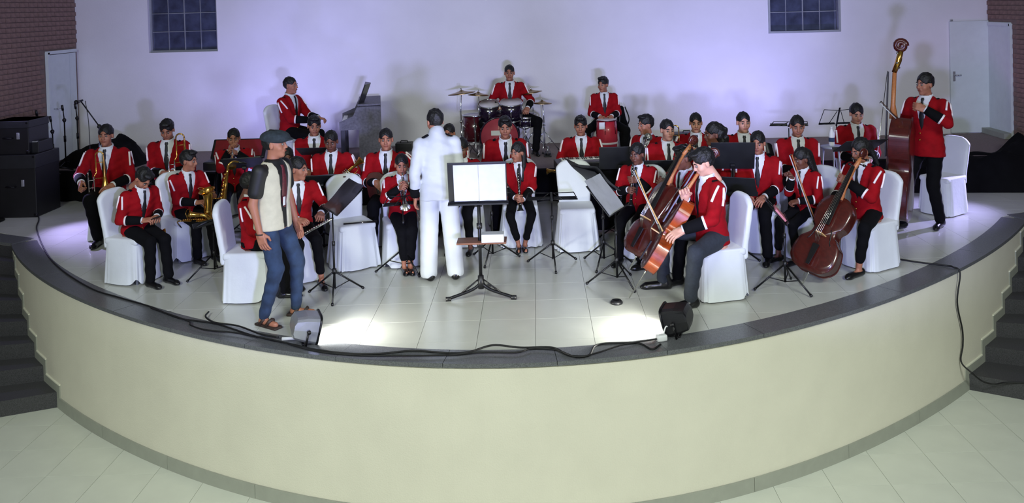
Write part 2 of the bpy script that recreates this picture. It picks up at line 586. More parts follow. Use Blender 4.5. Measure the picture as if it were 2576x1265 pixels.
def stairs(name, sa, sb, da, db, side, label):
    root = empty(name, (*along(sa), FLOOR_Z)); tag(root, label, 'stairs', kind='structure')
    b = np.array([*along(sa), FLOOR_Z])
    ss = np.linspace(0, 1, NS) ** 0.85 * (sb - sa) + sa
    for k in range(NS - 1):
        p0, p1 = along(ss[k]), along(ss[k + 1])
        t0, t1 = k / (NS - 1), (k + 1) / (NS - 1)
        d0 = nrm(np.append(np.array(da) * (1 - t0) + np.array(db) * t0, 0))[:2]
        d1 = nrm(np.append(np.array(da) * (1 - t1) + np.array(db) * t1, 0))[:2]
        back = along(ss[-1]) + np.array([0, 0.3]); bd = np.array(db)
        poly = [tuple(p0), tuple(p1), tuple(p1 + d1 * 2.6), tuple(p0 + d0 * 2.6)]
        if area2(poly) < 0: poly = poly[::-1]
        g = prism(poly, FLOOR_Z, FLOOR_Z + RISE * (k + 1))
        obj('step', (g[0] - b, g[1]), 'granite_dark', root, False)
        # stepped skirting on the face above this step
        z1 = FLOOR_Z + RISE * (k + 1)
        sgn = 1 if sb > sa else -1
        a0 = ss[k] - sgn * 0.07; a1 = ss[k + 1] - sgn * 0.07
        g = band(min(a0, a1), max(a0, a1), -0.012, 0.01, z1 - RISE if k else FLOOR_Z, z1 + 0.085, 4)
        obj('stringer_tile', (g[0] - b, g[1]), 'skirting', root, False)
        g = band(min(a0, a1), max(a0, a1), -0.014, 0.01, z1 + 0.085, z1 + 0.097, 4)  # thin pale strip paints the lit upper edge of the stepped skirting
        obj('stringer_edge', (g[0] - b, g[1]), 'lit_edge_paint', root, False)
    return root


stairs('stair_left', s_at_x(-4.97), s_at_x(-6.36) + 0.001, (-0.93, -0.37), (-0.93, 0.37), -1, 'dark granite steps against the left end of the curved stage face')
stairs('stair_right', s_at_x(4.28), s_at_x(5.80) - 0.001, (0.85, -0.52), (0.93, 0.37), 1, 'dark granite steps against the right end of the curved stage face')

# ------------------------------------------------------------------ end wall
WL, WR = np.array([-7.68, 14.68]), np.array([7.45, 14.33])
wd = (WR - WL) / np.linalg.norm(WR - WL); wn = np.array([wd[1], -wd[0]])   # wn points to the hall
WLEN = float(np.linalg.norm(WR - WL))


def wp(px, py, off=0.0):
    """place on the end wall (u along it, z) seen at a place of the photograph; off = distance in front of it"""
    d = ray(px, py); o = np.array([0, 0, CAMH]); n3 = np.array([wn[0], wn[1], 0]); p0 = np.array([*WL, 0]) + n3 * off
    t = np.dot(p0 - o, n3) / np.dot(d, n3); q = o + d * t
    return float(np.dot(q[:2] - WL, wd)), float(q[2])


WM = np.eye(4); WM[:3, 0] = (*wd, 0); WM[:3, 1] = (-wn[0], -wn[1], 0); WM[:3, 2] = (0, 0, 1); WM[:3, 3] = (*WL, 0)   # x along, y into the wall, z up


def wbox(u0, u1, z0, z1, n0, n1, bev=0.0):
    """box on the end wall, n measured out of the wall towards the hall"""
    return xf(box(u1 - u0, n1 - n0, z1 - z0, ((u0 + u1) / 2, -(n0 + n1) / 2, (z0 + z1) / 2), bev), WM)


winL = (wp(375, 131)[0], wp(548, 131)[0], wp(460, 131)[1])
winR = (wp(1933, 82)[0], wp(2115, 82)[0], wp(2025, 82)[1])
WH = 1.30; TOP = 6.0
openings = [(winL[0], winL[1], winL[2], winL[2] + WH), (winR[0], winR[1], winR[2], winR[2] + WH)]
us = [0.0] + [v for o in openings for v in o[:2]] + [WLEN]
gs = []
for i in range(len(us) - 1):
    if i % 2 == 0: gs.append(wbox(us[i], us[i + 1], -0.05, TOP, -0.2, 0))
    else:
        o = openings[i // 2]
        gs += [wbox(us[i], us[i + 1], -0.05, o[2], -0.2, 0), wbox(us[i], us[i + 1], o[3], TOP, -0.2, 0)]
wall_back = obj('wall_back', join(*gs), 'wall_paint', smooth=False)
tag(wall_back, 'plain pale wall behind the stage washed by violet light', 'wall', kind='structure')


def window(idx, o, cols, label):
    u0, u1, z0, z1 = o
    b = np.array([*(WL + wd * (u0 + u1) / 2), z0])
    root = empty('window_%d' % idx, b); tag(root, label, 'window', kind='structure')
    P = lambda n, g, m: obj(n, (g[0] - b, g[1]), m, root, False)
    fw = 0.035
    for (a, c, d, e) in ((u0, u1, z0, z0 + fw), (u0, u1, z1 - fw, z1), (u0, u0 + fw, z0 + fw, z1 - fw), (u1 - fw, u1, z0 + fw, z1 - fw)):
        P('frame_bar', wbox(a, c, d, e, -0.14, -0.06 if idx == 1 else 0.012), 'window_metal')
    U0, U1, Z0, Z1 = u0 + fw, u1 - fw, z0 + fw, z1 - fw
    rows = 4; cw = (U1 - U0) / cols; rh = (Z1 - Z0) / rows
    for i in range(1, cols):
        w = 0.014 if i == cols // 2 else 0.008
        P('glazing_bar', wbox(U0 + i * cw - w / 2, U0 + i * cw + w / 2, Z0, Z1, -0.12, -0.085), 'window_metal')
    for j in range(1, rows): P('glazing_bar', wbox(U0, U1, Z0 + j * rh - 0.005, Z0 + j * rh + 0.005, -0.118, -0.088), 'window_metal')
    for i in range(cols):
        for j in range(rows):
            P('pane', wbox(U0 + i * cw + 0.004, U0 + (i + 1) * cw - 0.004, Z0 + j * rh + 0.004, Z0 + (j + 1) * rh - 0.004, -0.108, -0.103), 'glass_night')
    P('night_backing', wbox(u0 - 0.1, u1 + 0.1, z0 - 0.1, z1 + 0.1, -0.26, -0.22), 'ebony')


window(1, openings[0], 4, 'small dark gridded window high on the left of the pale wall')
window(2, openings[1], 4, 'small dark gridded window high on the right of the pale wall')

# ------------------------------------------------------------------ brick side walls
brick_me = mesh_of('brick', box(0.016, 0.228, 0.064, (0, 0, 0), 0.003), 'brick', False)


def side_wall(name, X, y0, y1, yb0, door, label):
    sgn = 1 if X < 0 else -1      # towards the inside of the room
    w = obj(name, box(0.2, y1 - y0, TOP + 1.4, (X - sgn * 0.1, (y0 + y1) / 2, (TOP + FLOOR_Z - 0.1) / 2)), 'mortar', smooth=False)
    tag(w, label, 'wall', kind='structure')
    r = 0; z = PLAT + 0.04
    while z < 3.05:
        y = yb0 + (0.12 if r % 2 else 0.0)
        while y < y1 - 0.05:
            inside = door[0] - 0.12 < y < door[1] + 0.12 and z < door[2] + 0.03
            if not inside: link('brick', brick_me, w, (X + sgn * (0.006 + 0.002 * random.random()), y, z))
            y += 0.24
        z += 0.0745; r += 1
    return w


YLD = (13.72, 14.58)
side_wall('wall_left', -7.68, 8.0, 14.7, 12.35, (YLD[0], YLD[1], 2.19), 'reddish brick side wall at the left of the stage')
side_wall('wall_right', 7.45, 8.0, 14.4, 13.1, (13.62, 14.30, 2.24), 'reddish brick side wall at the right of the stage')

# left door, set in the brick wall near the corner
b = np.array([-7.66, YLD[0], PLAT]); d1 = empty('door_1', b); tag(d1, 'white door in the brick wall at the far left corner', 'door', kind='structure')
def P(n, g, m): return obj(n, (g[0] - b, g[1]), m, d1, False)
P('door_frame', box(0.05, 0.05, 1.75, (-7.65, YLD[0] + 0.02, PLAT + 0.875)), 'door_paint'); P('door_frame', box(0.05, 0.86, 0.05, (-7.65, 14.15, PLAT + 1.745)), 'door_paint')
lf = P('door_leaf', box(0.04, 0.60, 1.70, (-7.655, 14.06, PLAT + 0.86), 0.006), 'door_paint')
P('door_jamb', box(0.05, 0.2, 1.70, (-7.67, 14.48, PLAT + 0.86)), 'door_paint')
obj('handle', xf(tube([(0, 0, 0), (0.05, 0, 0), (0.05, 0.1, 0)], 0.009), trs((-7.635 - b[0], 13.85 - b[1], 0.85))), 'chrome', lf)

# right: door leaf swung open against the end wall, and the white opening in the brick wall
u0, z1_ = wp(2388, 54, 0.03); u1, z0_ = wp(2478, 336, 0.03)
b = np.array([*(WL + wd * u0), PLAT]); d2 = empty('door_2', b); tag(d2, 'white door leaf standing open against the pale wall at the far right', 'door', kind='structure')
g = wbox(u0, WLEN - 0.01, PLAT + 0.01, z1_, 0.005, 0.045, 0.004); lf = obj('door_leaf', (g[0] - b, g[1]), 'door_paint', d2, False)
g = wbox(u0 + 0.035, u0 + 0.075, 1.28, 1.44, 0.045, 0.055, 0.003); obj('lock_plate', (g[0] - b, g[1]), 'silver_case', lf, False)
g = xf(tube([(u0 + 0.055, -0.05, 1.38), (u0 + 0.055, -0.10, 1.38), (u0 + 0.15, -0.10, 1.38)], 0.009), WM); obj('handle', (g[0] - b, g[1]), 'chrome', lf)
g = wbox(u0 + 0.02, u0 + 0.06, z1_ + 0.005, z1_ + 0.03, 0.0, 0.03, 0.003); obj('door_stop', (g[0] - b, g[1]), 'silver_case', d2, False)
b = np.array([7.44, 13.62, PLAT]); d3 = empty('door_3', b); tag(d3, 'white door recess in the brick wall at the far right corner', 'door', kind='structure')
obj('door_reveal', (box(0.03, 0.66, 1.74, (7.445, 13.96, PLAT + 0.95))[0] - b, box(0.03, 0.66, 1.74)[1]), 'door_paint', d3, False)
obj('door_frame', (box(0.05, 0.05, 1.80, (7.435, 13.62, PLAT + 0.9))[0] - b, box(0.05, 0.05, 1.8)[1]), 'door_paint', d3, False)
obj('door_frame', (box(0.05, 0.70, 0.05, (7.435, 13.97, PLAT + 1.79))[0] - b, box(0.05, 0.7, 0.05)[1]), 'door_paint', d3, False)
obj('door_sill', (box(0.16, 0.72, 0.09, (7.38, 13.96, PLAT + 0.045), 0.006)[0] - b, box(0.16, 0.72, 0.09, (0, 0, 0), 0.006)[1]), 'skirting', d3, False)

# ------------------------------------------------------------------ low platform with a black drape
front = [(-7.6, 13.05), (-4.8, 12.55), (-2.4, 12.15), (0.3, 12.1), (7.4, 12.15)]
plat = obj('platform', prism(front + [(7.4, 14.28), (-7.6, 14.62)], 0.0, PLAT), 'platform_carpet', smooth=False)
tag(plat, 'low carpeted platform along the back of the stage', 'platform', kind='structure')
pth = spline([(x, y, 0) for x, y in front], 30)
V, Fc = [], []; n = len(pth); s = 0
for i, p in enumerate(pth):
    s += np.linalg.norm(p - pth[i - 1]) if i else 0
    for k, z in enumerate((PLAT + 0.006, PLAT * 0.75, PLAT * 0.4, 0.004)):
        o = -0.02 - (0.012 + 0.03 * k / 3) * (1 + math.sin(s * 23 + 0.8 * math.sin(s * 5)))
        V.append((p[0], p[1] + o, z))
    V.append((p[0], p[1] + 0.10, PLAT + 0.008))
for i in range(n - 1):
    for k in range(3): Fc.append((5 * i + k, 5 * i + k + 1, 5 * i + 6 + k, 5 * i + 5 + k))
    Fc.append((5 * i + 4, 5 * i, 5 * i + 5, 5 * i + 9))
tag(obj('platform_drape', (np.array(V), Fc), 'black_cloth'), 'long black cloth draped over the front of the platform', 'drape')


def cloth_heap(name, foot, hmap, label, cat='cloth', nx=30, ny=14, seed=3):
    """crumpled cloth over a footprint (four corners, counter-clockwise); hmap(u, v) gives the height"""
    rnd = random.Random(seed); ph = [rnd.uniform(0, 6) for _ in range(8)]
    A, B, C, D = [np.array(p, float) for p in foot]
    V = []
    for j in range(ny + 1):
        for i in range(nx + 1):
            u, v = i / nx, j / ny
            q = A * (1 - u) * (1 - v) + B * u * (1 - v) + C * u * v + D * (1 - u) * v
            w = 0.5 + 0.3 * math.sin(9 * u + 4 * v + ph[0]) + 0.2 * math.sin(21 * u - 7 * v + ph[1]) + 0.15 * math.sin(13 * v + 17 * u + ph[2])
            e = min(1, 6 * min(u, 1 - u)) * min(1, 5 * min(v, 1 - v))
            V.append((q[0] + 0.03 * math.sin(31 * v + ph[3]) * e, q[1] + 0.03 * math.sin(27 * u + ph[4]) * e, q[2] + 0.005 + e * hmap(u, v) * (0.75 + 0.35 * w)))
    Fc = [(j * (nx + 1) + i, j * (nx + 1) + i + 1, (j + 1) * (nx + 1) + i + 1, (j + 1) * (nx + 1) + i) for j in range(ny) for i in range(nx)]
    b = np.array(V).mean(0); b[2] = min(v[2] for v in V)
    o = obj(name, (np.array(V) - b, Fc), 'black_cloth', loc=tuple(b))
    return tag(o, label, cat)
# ------------------------------------------------------------------ people
def rot_to(yaw):
    """right, forward, up of someone who faces yaw degrees (0 = towards the camera, 90 = towards the right of the picture)"""
    a = math.radians(yaw)
    return np.array([-math.cos(a), -math.sin(a), 0]), np.array([math.sin(a), -math.cos(a), 0]), np.array([0, 0, 1.0])


def rodr(v, axis, ang):
    axis = nrm(axis); c, s = math.cos(ang), math.sin(ang)
    return v * c + np.cross(axis, v) * s + axis * np.dot(axis, v) * (1 - c)


# --- heads (x right, y forward, z up, origin in the middle of the head)
def head_sdf(P, fem=False):
    Q = P.copy(); Q[:, 0] = np.abs(Q[:, 0])
    d = ell(P, (0, -0.014, 0.032), (0.074, 0.094, 0.083))
    d = smin(d, ell(P, (0, 0.026, -0.038), (0.055 if fem else 0.057, 0.062, 0.074)), 0.03)
    d = smin(d, ell(P, (0, 0.062, -0.092), (0.022, 0.022, 0.018)), 0.025)
    d = smin(d, ell(Q, (0.040, 0.052, -0.024), (0.024, 0.026, 0.024)), 0.02)
    d = smin(d, rcone(P, (0, 0.082, 0.034), (0, 0.084, 0.02), 0.012, 0.010), 0.02)
    d = smax(d, -ell(Q, (0.030, 0.104, 0.010), (0.020, 0.020, 0.012)), 0.012)
    d = smin(d, rcone(P, (0, 0.086, 0.018), (0, 0.103, -0.020), 0.007, 0.0125), 0.010)
    d = smin(d, ell(Q, (0.012, 0.094, -0.024), (0.009, 0.010, 0.008)), 0.006)
    d = smin(d, ell(P, (0, 0.084, -0.050), (0.025, 0.012, 0.013)), 0.010)
    d = smin(d, ell(Q, (0.076, -0.006, -0.002), (0.009, 0.019, 0.031)), 0.008)
    d = smin(d, rcone(P, (0, -0.012, -0.070), (0, -0.030, -0.185), 0.050 if not fem else 0.045, 0.054 if not fem else 0.048), 0.02)
    return d


HEAD = {f: surface_net(lambda P: head_sdf(P, f), (-0.1, -0.13, -0.21), (0.1, 0.14, 0.14), 0.0072) for f in (False, True)}


def hair_sdf(P, style):
    Q = P.copy(); Q[:, 0] = np.abs(Q[:, 0])
    bump = 0.0040 * np.sin(95 * P[:, 0] + 20 * P[:, 2]) * np.sin(80 * P[:, 1] + 60 * P[:, 2]) + 0.0025 * np.sin(150 * P[:, 0] - 70 * P[:, 1]) * np.sin(130 * P[:, 2] + 50 * P[:, 0])
    top = 0.014 if style in ('short', 'crop') else 0.017
    d = ell(P, (0, -0.016, 0.036 + top * 0.3), (0.081, 0.102, 0.084 + top)) + bump
    # hairline: a plane from above the brow to the nape, lifted over the ears
    n = nrm((0, 0.74, -0.67)); pl = P @ n - (0.080 * n[1] + 0.062 * n[2])
    d = smax(d, pl + 0.009 * np.sin(70 * P[:, 0] + 1.0) * (P[:, 1] > 0.03) - 0.10 * np.abs(P[:, 0]) * (P[:, 1] > 0.02), 0.008)
    d = smax(d, -ell(Q, (0.085, 0.028, -0.015), (0.03, 0.034, 0.05)), 0.006)
    if style == 'crop': d = d + 0.003
    if style == 'quiff':
        d = smin(d, ell(P, (0, 0.045, 0.112), (0.062, 0.05, 0.026)) + bump, 0.02)
    if style in ('long', 'curly'):
        w = 0.012 * np.sin(60 * P[:, 2] + 40 * P[:, 0]) * np.sin(55 * P[:, 1]) if style == 'curly' else 0.004 * np.sin(160 * P[:, 0])
        big = 1.18 if style == 'curly' else 1.0
        d = smin(d, rcone(P, (0, -0.085, 0.02), (0.0, -0.125, -0.30), 0.066 * big, 0.046 * big) + w, 0.03)
        d = smin(d, rcone(Q, (0.062, -0.05, 0.02), (0.070, -0.075, -0.20), 0.030 * big, 0.024) + w, 0.02)
    if style == 'front':      # long hair brought forward over one shoulder
        d = smin(d, rcone(P, (-0.055, -0.06, 0.02), (-0.088, 0.005, -0.16), 0.032, 0.024), 0.03)
        d = smin(d, rcone(P, (-0.088, 0.005, -0.16), (-0.085, 0.055, -0.34), 0.024, 0.015) + 0.004 * np.sin(150 * P[:, 0]), 0.03)
        d = smin(d, rcone(P, (0, -0.09, 0.02), (-0.02, -0.10, -0.16), 0.055, 0.04), 0.03)
    if style == 'bun':
        d = smin(d, ell(P, (0, -0.125, 0.01), (0.045, 0.040, 0.045)) + bump, 0.012)
    if style == 'tail':
        d = smin(d, rcone(P, (0, -0.11, 0.03), (0, -0.155, -0.20), 0.034, 0.018), 0.02)
    return d


HAIR = {}


def hair_mesh(style):
    if style not in HAIR:
        lo = (-0.14, -0.21, -0.36 if style in ('long', 'curly') else -0.46 if style == 'front' else -0.24 if style == 'tail' else -0.13)
        HAIR[style] = surface_net(lambda P: hair_sdf(P, style), lo, (0.14, 0.14, 0.18), 0.0085)
    return HAIR[style]


EYE = ball(0.0115, (0, 0, 0), 10, 6); IRIS = ball(0.0072, (0, 0, 0), 8, 5)
BROW = tube([(0.013, 0.092, 0.030), (0.030, 0.092, 0.036), (0.049, 0.079, 0.031)], [0.0035, 0.005, 0.003], 6)
LIPS = ball(1, (0, 0.094, -0.050), 12, 6, (0.023, 0.0055, 0.0085))


# --- hands (origin at the wrist, y along the fingers, z the back of the hand, thumb at +x)
def hand_geo(pose):
    c = {'relaxed': (18, 26, 20), 'grip': (52, 68, 40), 'flat': (4, 8, 6), 'play': (34, 42, 26)}[pose]
    prim = []
    for i, (x, L) in enumerate(((-0.031, 0.060), (-0.0105, 0.074), (0.0105, 0.080), (0.031, 0.072))):
        p = np.array([x, 0.088, 0.001]); a = 0.0; q = 1.0 + 0.12 * (1.5 - i) * (pose != 'flat')
        for k, (fr, r0, r1) in enumerate(((0.45, 0.0098, 0.0090), (0.32, 0.0090, 0.0082), (0.23, 0.0082, 0.0070))):
            a += math.radians(c[k] * q)
            e = p + L * fr * np.array([0.12 * (x / 0.031) * (1 if k == 0 else 0.5), math.cos(a), -math.sin(a)])
            prim.append((p, e, r0, r1)); p = e
    t = {'grip': [(0.030, 0.020, -0.006), (0.050, 0.052, -0.026), (0.036, 0.078, -0.044)], 'flat': [(0.030, 0.018, -0.004), (0.062, 0.048, -0.008), (0.072, 0.076, -0.010)]}.get(
        pose, [(0.030, 0.018, -0.006), (0.056, 0.050, -0.020), (0.056, 0.080, -0.032)])
    prim.append((t[0], t[1], 0.0135, 0.0110)); prim.append((t[1], t[2], 0.0110, 0.0085))

    def fn(P):
        q = np.abs(P - np.array([0, 0.046, 0])) - np.array([0.030, 0.036, 0.004])
        d = np.linalg.norm(np.maximum(q, 0), axis=1) + np.minimum(q.max(1), 0) - 0.0105
        d = smin(d, rcone(P, (0, -0.03, 0), (0, 0.02, 0), 0.026, 0.027), 0.012)
        for a, b, r0, r1 in prim: d = smin(d, rcone(P, a, b, r0, r1), 0.0035)
        return d
    return surface_net(fn, (-0.06, -0.065, -0.10), (0.095, 0.19, 0.035), 0.0055)


HANDS = {p: hand_geo(p) for p in ('relaxed', 'grip', 'flat', 'play')}


# --- shoes (origin under the ankle on the ground, y forward)
def shoe_geo(kind):
    def fn(P):
        Q = P.copy()
        d = rcone(Q * np.array([1, 1, 1.0]), (0, -0.045, 0.040), (0.004, 0.150, 0.028), 0.040, 0.034)
        if kind == 'dress': d = smin(d, rcone(P, (0, -0.03, 0.05), (0, -0.015, 0.115), 0.043, 0.045), 0.03)
        else: d = smax(d, -rcone(P, (0, -0.02, 0.085), (0, 0.06, 0.09), 0.040, 0.036), 0.008)
        d = smin(d, ell(P, (0.003, 0.155, 0.022), (0.033, 0.055, 0.024)), 0.02)
        return smax(d, -P[:, 2], 0.006)
    return surface_net(fn, (-0.07, -0.11, -0.012), (0.07, 0.24, 0.18), 0.009)


SHOE = {k: shoe_geo(k) for k in ('dress', 'flat')}

JAC = np.array([(-0.16, .190, .140), (-0.10, .190, .140), (0, .182, .132), (.14, .160, .116), (.28, .180, .124), (.38, .190, .118), (.445, .165, .100), (.49, .100, .078), (.53, .066, .064)])


def torso(L, k, tab, t0, t1, sw=1.0, sd=1.0, belly=0.0):
    """signed distance of a lofted trunk; L are points in trunk axes (right, forward, up), already divided by k"""
    t = np.clip(L[:, 2], t0, t1)
    w = np.interp(t, tab[:, 0], tab[:, 1]) * sw; d = np.interp(t, tab[:, 0], tab[:, 2]) * sd
    q = np.sqrt((L[:, 0] / w) ** 2 + ((L[:, 1] - 0.01) / d) ** 2)
    e = (q - 1) * np.minimum(w, d)
    z = np.maximum(t0 - L[:, 2], L[:, 2] - t1)
    return np.where(z > 0, np.sqrt(np.maximum(e, 0) ** 2 + z ** 2), np.maximum(e, z * 0.5)) if False else smax(e, z, 0.015)


def ik(S, T, a, b, pole):
    S, T = np.asarray(S, float), np.asarray(T, float); v = T - S; d = np.linalg.norm(v)
    if d > (a + b) * 0.995: v = v / d * (a + b) * 0.995; d = (a + b) * 0.995; T = S + v
    if d < abs(a - b) * 1.05: d = abs(a - b) * 1.05; v = nrm(v) * d; T = S + v
    u = v / d; x = (a * a - b * b + d * d) / (2 * d); h = math.sqrt(max(0, a * a - x * x))
    p = np.asarray(pole, float); p = nrm(p - u * np.dot(p, u))
    return S + u * x + p * h, T


_EYES = {}
PEOPLE = {}


class Person:
    def loc(self, r, f, u):
        """place in the person's own frame: right, forward and up from the pelvis, in body units"""
        return self.pel + self.k * (self.r * r + self.f * f + np.array([0, 0, 1.0]) * u)

    def dirv(self, r, f, u): return nrm(self.r * r + self.f * f + np.array([0, 0, 1.0]) * u)


def person(key, label, head, Y, yaw, seat=0.46, base=0.0, stand=False, lean=4, side=0, twist=0, hy=0, hpitch=5, hroll=0, R=None, L=None, hair='short', skin=1, fem=False,
           feet=None, outfit='band', kfix=None, group='musicians in red band jackets', knee_out=0.0, shoe='dress', trouser='trouser_black', cat='person', detail=True):
    p = Person(); p.r, p.f, up = rot_to(yaw)
    hr_, hf_, _ = rot_to(yaw + hy)
    # head frame
    hz = rodr(rodr(up, hr_, math.radians(-hpitch)), hf_, math.radians(hroll)); hfw = rodr(hf_, hr_, math.radians(-hpitch)); hx = np.cross(hfw, hz)
    # trunk frame
    ty = rodr(rodr(up, p.r, math.radians(-lean)), p.f, math.radians(side)); tr, tf, _ = rot_to(yaw + twist)
    tf = nrm(tf - ty * np.dot(tf, ty)); tr = np.cross(tf, ty)
    k = kfix or 1.0
    for _ in range(6):
        kh = 0.45 + 0.55 * k
        pz = (base + 0.925 * k) if stand else (base + seat + 0.095 * k)
        neck = ty * 0.50 * k
        hc = neck + ty * 0.035 * k + up * 0.068 * k + hfw * 0.022 * kh + hz * 0.030 * kh
        top = hc + hz * 0.120 * kh
        q = GY(head[0], head[1], Y + top[1])           # the crown of the head as the photograph shows it
        if kfix: break
        k = max(0.74, min(1.12, (q[2] - base - (0 if stand else seat)) / ((0.925 * k + top[2]) if stand else (0.095 * k + top[2])) * k))
    p.k = k; p.pel = np.array([q[0] - top[0], Y, pz]); p.base = base
    p.head = p.pel + hc; p.hM = frame(p.head, hx, hfw, hz, kh); p.hz, p.hf = hz, hfw
    p.ty, p.tf, p.tr = ty, tf, tr
    tl = lambda a, b, c: p.pel + k * (tr * a + tf * b + ty * c)
    p.tl = tl
    if kfix and not stand: pass
    # legs
    hips = {s: p.loc(s * 0.088, 0.0, -0.01) for s in (1, -1)}
    if feet is None: feet = ((0.10, 0.04), (-0.10, -0.02)) if stand else ((0.13, 0.44), (-0.13, 0.42))
    knees, ank = {}, {}
    for s, ft in ((1, feet[0]), (-1, feet[1])):
        a = p.pel + k * (p.r * ft[0] + p.f * ft[1]); a[2] = base + (ft[2] if len(ft) > 2 else 0.085 * k)
        knees[s], ank[s] = ik(hips[s], a, 0.435 * k, 0.43 * k, p.f * 1.0 + up * 0.5 + p.r * s * knee_out)
    p.knees, p.ank = knees, ank
    # arms
    sh = {s: tl(s * 0.172, -0.005, 0.425) for s in (1, -1)}
    hd = {}
    for s, spec in ((1, R), (-1, L)):
        spec = dict(spec) if spec else {}
        if 'w' in spec: T = np.asarray(spec['w'](p) if callable(spec['w']) else spec['w'], float)
        else:
            t = spec.get('p', (s * 0.11, 0.30, 0.13) if not stand else (s * 0.24, 0.06, -0.10)); T = p.loc(*t)
        pole = spec.get('pole', (s * 0.7, -0.7, -0.6)); pole = p.r * pole[0] + p.f * pole[1] + up * pole[2]
        E, Wr = ik(sh[s], T, 0.285 * k, 0.255 * k, pole)
        fd = nrm(Wr - E)
        d = spec.get('d'); d = p.dirv(*d) if d is not None else nrm(fd + np.array([0, 0, -0.15]))
        n = spec.get('n'); n = p.dirv(*n) if n is not None else (up + p.f * 0.2 + p.r * s * 0.3)
        hd[s] = (E, Wr, d, n, spec.get('pose', 'relaxed'))
    p.sh, p.hd = sh, hd
    p.palm = {s: hd[s][1] + hd[s][2] * 0.07 * k for s in (1, -1)}
    sk = 'skin_%d' % skin
    origin = np.array([p.pel[0], p.pel[1], base])
    # ---- body
    sleeve_short = outfit == 'vest'

    def bodyf(P):
        Lc = (P - p.pel) @ np.stack([tr, tf, ty], 1) / k
        d = torso(Lc, k, JAC, -0.10, 0.50, 0.86, 0.84) * k
        for s in (1, -1):
            d = smin(d, rcone(P, sh[s], hd[s][0], 0.043 * k, 0.038 * k), 0.02)
            d = smin(d, rcone(P, hd[s][0], hd[s][1], 0.038 * k, 0.026 * k), 0.012)
            d = smin(d, rcone(P, hips[s], knees[s], 0.068 * k, 0.046 * k), 0.02)
            d = smin(d, rcone(P, knees[s], ank[s], 0.046 * k, 0.032 * k), 0.015)
            if shoe != 'dress':
                fdir = nrm(np.append((knees[s] - hips[s])[:2] * 0.5 + p.f[:2] * 0.6, 0)) if not stand else nrm(p.f + p.r * s * 0.25)
                d = smin(d, rcone(P, ank[s] - up * 0.045 * k - fdir * 0.03, ank[s] - up * 0.052 * k + fdir * 0.15, 0.032 * k, 0.026 * k), 0.02)
        return d
    pts = np.array([p.pel, sh[1], sh[-1], *[hd[s][i] for s in (1, -1) for i in (0, 1)], *knees.values(), *ank.values(), tl(0, 0, .5)])
    body = surface_net(bodyf, pts.min(0) - 0.17, pts.max(0) + 0.13, 0.021 if not sleeve_short else 0.015)
    gs = [body, xf(HEAD[fem], p.hM)]
    for s in (1, -1):
        E, Wr, d, n, pose = hd[s]
        # right hand palm down has its thumb towards the left of the fingers
        M = yz_frame(Wr, d, n, 1.02 * k)
        if s == 1: M[:3, 0] = -M[:3, 0]
        th = np.cross(M[:3, 1], M[:3, 2])
        gs.append(xf(HANDS[pose], M))
    allb = join(*gs)
    root = obj('person', (allb[0] - origin, allb[1]), sk, loc=tuple(origin)); tag(root, label, cat, group)
    p.o = root
    part = lambda name, g, m, parent=None, smooth=True: obj(name, (np.asarray(g[0]) - origin, g[1]), m, parent or root, smooth)
    p.part = part
    # ---- face and hair
    if detail:
        for s in (1, -1):
            e = part('eye', xf((EYE[0] + np.array([s * 0.030, 0.0795, 0.009]), EYE[1]), p.hM), 'eye_white')
            part('iris', xf((IRIS[0] + np.array([s * 0.030, 0.0852, 0.008]), IRIS[1]), p.hM), 'eye_dark', e)
            b = BROW[0].copy(); b[:, 0] *= s
            part('eyebrow', xf((b, BROW[1]), p.hM), 'hair_black')
        part('lips', xf(LIPS, p.hM), 'lip_%d' % skin)
    if hair: part('hair', xf(hair_mesh(hair), p.hM), 'hair_black')
    # ---- trousers
    slim = 0.9 if fem else 1.0

    def trf(P):
        d = ell((P - p.pel) @ np.stack([p.r, p.f, up], 1), (0, -0.005, -0.005), (0.160 * k * slim, 0.112 * k, 0.100 * k))
        for s in (1, -1):
            a2 = ank[s] + (knees[s] - ank[s]) * (0.22 if shoe == 'flat' else 0.02)
            d = smin(d, rcone(P, hips[s], knees[s], 0.090 * k * slim, 0.068 * k * slim), 0.03)
            d = smin(d, rcone(P, knees[s], a2, 0.067 * k * slim, (0.056 if shoe == 'dress' else 0.048) * k), 0.02)
        if outfit == 'conductor':
            for s in (1, -1): d = smin(d, rcone(P, hips[s], ank[s] + np.array([0, 0, -0.02]), 0.095 * k, 0.084 * k), 0.03)
        # folds
        return smax(d + (0.001 if outfit == 'conductor' else 0.003) * np.sin(55 * P[:, 2] + 22 * P[:, 0]), (base + 0.03) - P[:, 2], 0.01)
    pts = np.array([p.pel, *hips.values(), *knees.values(), *ank.values()])
    tm = {'band': trouser, 'conductor': 'suit_white', 'vest': 'denim'}[outfit]
    part('trousers', surface_net(trf, pts.min(0) - 0.2, pts.max(0) + 0.19, 0.0165 if detail else 0.02), tm)
    for s in (1, -1):
        fdir = nrm(np.append((knees[s] - hips[s])[:2] * 0.5 + p.f[:2] * 0.6, 0)) if not stand else nrm(p.f + p.r * s * 0.25)
        M = frame(np.array([*ank[s][:2], ank[s][2] - 0.085 * k]), np.cross(fdir, up), fdir, up, k)
        if outfit == 'vest':
            so = part('sandal', xf(box(0.085, 0.27, 0.022, (0, 0.055, 0.012), 0.008), M), 'sandal_leather')
            for a, w in ((0.10, 0.05), (0.02, 0.05)):
                part('strap', xf(tube([(-0.045, a - 0.03, 0.02), (-0.03, a, 0.062), (0, a + 0.01, 0.078), (0.03, a, 0.062), (0.045, a - 0.03, 0.02)], 0.014, 8, flat=0.35), M), 'sandal_leather', so)
        else: part('shoe', xf(SHOE[shoe], M), 'shoe_black')
    # ---- upper clothes
    TB = np.stack([tr, tf, ty], 1)
